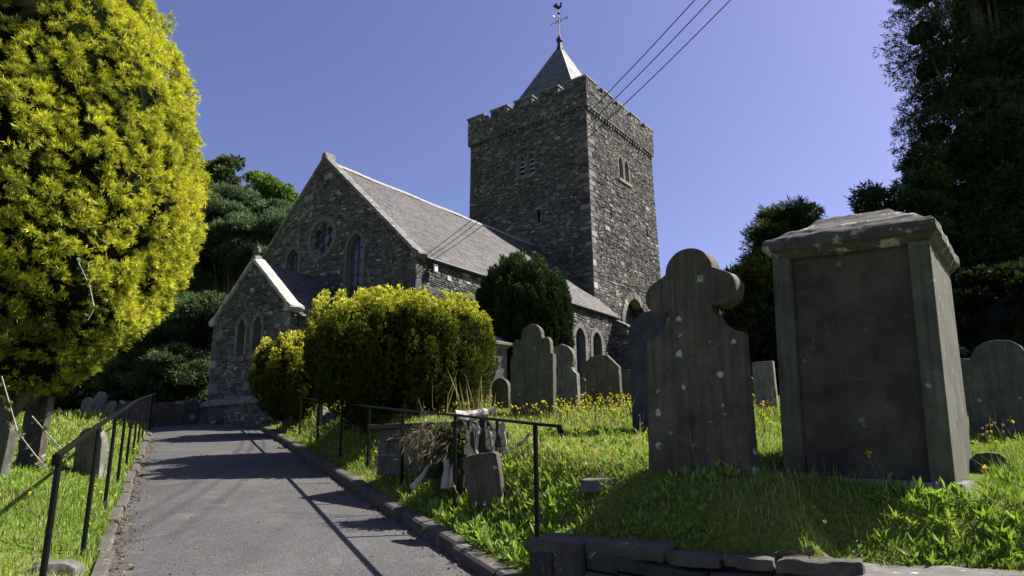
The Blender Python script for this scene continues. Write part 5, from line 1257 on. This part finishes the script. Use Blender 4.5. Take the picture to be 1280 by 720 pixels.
# ------------------------------------------------------------------ grass, weeds, flowers
MPX = mc; MU = mdx/MW; MV = mfw
def scatter(n, x0, x1, y0, y1, r):
    x = r.uniform(x0, x1, n); y = r.uniform(y0, y1, n); p = pperp(x, y); b = behind(x, y)
    ok = ((p > .16) & ((b > np.where(x > 1.9, .38, .11)) | (p < .42))) | (p < -PW-.08)
    xy = np.stack([x-CH[0], y-CH[1]], -1); N_ = xy@n3[:2]; S__ = xy@s3[:2]
    ok &= ~((N_ > -3) & (S__ < .3) & (S__ > -10)) & ~((p > -PW) & (p < .1))
    mq = np.stack([x-MPX[0], y-MPX[1]], -1); a_ = mq@MU; b__ = mq@MV
    ok &= ~((abs(a_) < .70) & (b__ > -.84) & (b__ < .80))
    return x[ok], y[ok]
def grass_part(v_out, n, box, h0, h1, w_, r, dry=.4, lean=.45):
    x, y = scatter(n, *box, r); m = len(x); z = G(x, y)
    patch = fnoise(np.stack([x, y, 0*x], -1), .9, 4)
    h = r.uniform(h0, h1, m)*(1+.35*np.clip(fnoise(np.stack([x, y, 0*x], -1), 2.2, 5), -1, 1))
    # trodden, drier turf in the middle of the right field
    dryc = np.exp(-(((x-.9)/1.1)**2+((y-7.6)/1.2)**2)); h *= 1-.5*dryc
    hd = r.uniform(0, 6.28, m); ln = np.abs(r.normal(size=m))*lean; L = np.stack([np.cos(hd)*ln, np.sin(hd)*ln, np.ones(m)], -1); L = unit(L)
    ph = hd+1.57+r.normal(size=m)*.5; sd = np.stack([np.cos(ph), np.sin(ph), 0*ph], -1)*(w_*r.uniform(.6, 1.4, m))[:, None]
    b0 = np.stack([x, y, z-.012], -1); mid = b0+L*(h*.55)[:, None]; tip = b0+L*h[:, None]+np.stack([np.cos(hd), np.sin(hd), -.25+0*hd], -1)*(h*ln*.55)[:, None]
    v = np.stack([b0-sd*.7, b0+sd*.7, mid+sd, mid-sd, tip], 1)
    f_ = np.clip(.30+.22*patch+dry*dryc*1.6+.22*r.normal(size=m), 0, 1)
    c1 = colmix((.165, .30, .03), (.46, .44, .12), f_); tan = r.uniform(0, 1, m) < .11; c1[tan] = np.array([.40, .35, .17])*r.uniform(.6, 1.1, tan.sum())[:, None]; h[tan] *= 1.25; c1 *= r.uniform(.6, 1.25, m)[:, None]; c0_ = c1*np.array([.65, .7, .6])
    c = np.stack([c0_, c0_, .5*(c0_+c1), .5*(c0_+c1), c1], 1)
    v_out.append((v.reshape(-1, 3), c.reshape(-1, 3), m))
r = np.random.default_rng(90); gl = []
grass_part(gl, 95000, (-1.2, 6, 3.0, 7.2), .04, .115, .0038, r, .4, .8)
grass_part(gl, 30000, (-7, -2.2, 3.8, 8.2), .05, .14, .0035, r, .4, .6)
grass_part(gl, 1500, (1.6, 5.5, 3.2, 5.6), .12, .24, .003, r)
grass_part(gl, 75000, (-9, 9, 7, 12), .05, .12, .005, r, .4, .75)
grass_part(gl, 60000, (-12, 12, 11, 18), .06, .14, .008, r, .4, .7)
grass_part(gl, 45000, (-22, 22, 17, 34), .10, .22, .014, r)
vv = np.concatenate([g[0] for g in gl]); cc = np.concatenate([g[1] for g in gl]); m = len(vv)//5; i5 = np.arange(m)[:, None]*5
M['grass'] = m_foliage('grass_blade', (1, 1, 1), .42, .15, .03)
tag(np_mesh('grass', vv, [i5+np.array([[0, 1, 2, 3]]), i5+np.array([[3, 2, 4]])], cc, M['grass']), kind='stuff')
f = Fol(); n = 2000; tt = r.uniform(-3, 14, n); sdp = np.where(r.uniform(0, 1, n) < .6, -PW+np.abs(r.normal(size=n))*.10, -np.abs(r.normal(size=n))*.10-.01); sdp = np.where(r.uniform(0, 1, n) < .08, r.uniform(-PW, 0, n), sdp)
lx = O0[0]+tt*U[0]+sdp*V[0]; ly = O0[1]+tt*U[1]+sdp*V[1]; lz = Pz(ly)+.03*(1-((sdp+PW/2)/(PW/2))**2)
f.add(*blades(np.stack([lx, ly, lz], -1), unit(r.normal(size=(n, 3))*np.array([1, 1, .12])), r.uniform(.02, .05, n), 1, .1, .3, np.tile((.10, .06, .025), (n, 1)), colmix((.10, .06, .03), (.26, .17, .07), r.uniform(0, 1, n)), r))
tag(f.build('leaf_litter', M['dry'], None, (0, 0, 0)), kind='stuff')
# broad leaved weeds: rosettes
f = Fol()
def weeds(n, box, size, cond=None, ph=.5):
    x, y = scatter(n, *box, r); k = fnoise(np.stack([x, y, 0*x], -1), 1.6, 15) > -.1
    if cond is not None: k &= cond(x, y)
    x, y = x[k], y[k]; m = len(x); p = np.stack([x, y, G(x, y)], -1); d = np.tile([0, 0, 1.], (m, 1))
    cA = colmix((.13, .25, .025), (.28, .40, .05), r.uniform(0, 1, m))
    f.add(*blades(p, d, size*r.uniform(.6, 1.3, m), 7, .75, .13, cA*.7, cA, r))
weeds(2400, (-1.6, .6, 5.2, 9.5), .095, lambda x, y: pperp(x, y) < .9)
weeds(2300, (1.5, 5.5, 3.2, 5.4), .075)
weeds(500, (.5, 1.8, 4.3, 5.6), .06)
weeds(2600, (-3, 6, 6, 12), .075)
weeds(500, (-7, -2.8, 4.5, 12), .06)
tag(f.build('weeds', M['grass'], None, (0, 0, 0)), kind='stuff')
# yellow flowers
M['petal'] = m_foliage('yellow_petal', (1, 1, 1), .3, .1, .02)
def flowers(n, box, h0, h1, rad, cond=None):
    x, y = scatter(n, *box, r)
    k = fnoise(np.stack([x, y, 0*x], -1), 1.4, 33) > -.75
    if cond is not None: k &= cond(x, y)
    x, y = x[k], y[k]; m = len(x); z = G(x, y); h = r.uniform(h0, h1, m)
    b0 = np.stack([x, y, z], -1); tp_ = b0+np.stack([r.normal(size=m)*.04, r.normal(size=m)*.04, h], -1); w_ = .0022*(1+y/10)
    sd = np.stack([w_, 0*w_, 0*w_], -1)
    fl_v.append((np.stack([b0-sd, b0+sd, tp_+sd, tp_-sd], 1).reshape(-1, 3), m))
    nrm = unit(np.array([0, 0, 1.])+.45*r.normal(size=(m, 3))); f2.add(*blades(tp_, nrm, np.full(m, rad)*r.uniform(.7, 1.2, m), 12, 1.6, .36, np.tile((.60, .46, .01), (m, 1)), np.tile((.85, .72, .02), (m, 1)), r))
x, y = scatter(900, -4, 7, 3.6, 13, r); m = len(x); b0 = np.stack([x, y, G(x, y)], -1); ds = unit(np.array([0, 0, 1.])+.25*r.normal(size=(m, 3)))
f = Fol(); f.add(*blades(b0, ds, r.uniform(.16, .34, m), 1, .1, .008, np.tile((.20, .17, .08), (m, 1)), np.tile((.42, .35, .20), (m, 1)), r)); hd_ = b0+ds*.24; f.add(*blades(hd_, ds, np.full(m, .035), 4, .35, .14, np.tile((.25, .19, .10), (m, 1)), np.tile((.38, .29, .16), (m, 1)), r))
tag(f.build('dead_stalks', M['dry'], None, (0, 0, 0)), kind='stuff')
fl_v = []; f2 = Fol()
flowers(900, (-1, 5, 10, 16), .14, .30, .022)
flowers(700, (.5, 12, 7.2, 15), .12, .28, .020)
flowers(120, (-7, 8, 4, 10), .10, .20, .020, lambda x, y: (pperp(x, y) > .3) | (pperp(x, y) < -PW-.1))
flowers(700, (-16, -5, 7, 26), .10, .24, .020, lambda x, y: pperp(x, y) < -PW-.1)
flowers(260, (-6, -1, 9, 18), .08, .18, .020, lambda x, y: pperp(x, y) > .2)
fs_ = Fol()
for v, m in fl_v: fs_.add(v, np.arange(m*4).reshape(-1, 4), np.tile((.06, .10, .02), (m*4, 1)))
fo = f2
for v, q_, c in zip(fs_.v, fs_.q, fs_.c): fo.add(v, q_-q_.min(), c)
tag(fo.build('wildflowers', M['petal'], None, (0, 0, 0)), kind='stuff')
# individual dandelions near the monument
def dandelion(px, py, y, label, open_=True):
    top = at(px, py, y); b0 = np.array([top[0]+random.uniform(-.05, .05), y-.02, 0]); b0[2] = float(G(b0[0], b0[1]))
    root = empty('dandelion', b0, label, 'flower', 'tall dandelions before the monument')
    mb = MB(); mb.tube([b0, .5*(b0+top)+np.array([.015, 0, 0]), top], .0028, 6); mb.build('stem', M['stem'], root, b0)
    ff = Fol(); n = 26 if open_ else 10
    if open_: ff.add(*blades(np.tile(top, (1, 1)), np.array([[0, -.35, 1.]]), np.array([.026]), 40, .9, .16, np.array([[.5, .33, .01]]), np.array([[.80, .60, .02]]), r))
    else: ff.add(*blades(np.tile(top, (1, 1)), np.array([[0, 0, 1.]]), np.array([.018]), 30, .5, .2, np.array([[.08, .11, .03]]), np.array([[.20, .18, .10]]), r))
    ff.build('flower_head', M['petal'], root, b0)
M['stem'] = m_plain('green_stem', (.09, .12, .03), .7)
for a in ((1086, 569, 4.98, 'open yellow dandelion on a tall stem before the monument panel', True), (1095, 577, 4.95, 'closed dandelion head close beside the open yellow one', False), (1029, 576, 5.2, 'closed seed head leaning at the left of the monument panel', False), (1062, 592, 5.05, 'shorter closed head between the two tall stems before the monument', False), (1106, 588, 4.92, 'closed head rightmost of the stems before the monument', False), (898, 580, 5.4, 'yellow flower before the trefoil headstone', True)): dandelion(*a)

# hanging ivy stems below the golden yew
for lab, pls in (('longest ivy stem dangling from the tall golden yew down to the turf', [(2, 470), (12, 505), (22, 540), (45, 570), (62, 590)]), ('short ivy stem with pale leaves beside the stained leaning headstone', [(40, 520), (62, 545), (78, 562), (85, 580)]), ('bare twig caught in the face of the tall golden yew', [(98, 328), (106, 345), (112, 358), (118, 385), (110, 400)])):
    pts = [at(px, py, 7.8+.02*i) for i, (px, py) in enumerate(pls)]; vr = empty('ivy_vine', pts[-1], lab, 'vine'); iv = MB(); f = Fol(); iv.tube(pts, .006, 5)
    for a, b in zip(pts[:-1], pts[1:]):
        k = 5; p = a+(b-a)*r.uniform(0, 1, (k, 1)); f.add(*blades(p, unit(r.normal(size=(k, 3))), np.full(k, .06), 2, .5, .38, np.tile((.04, .07, .015), (k, 1)), np.tile((.11, .16, .04), (k, 1)), r))
    iv.build('stem', M['wood'], vr, pts[-1]); f.build('leaves', M['broad'], vr, pts[-1])
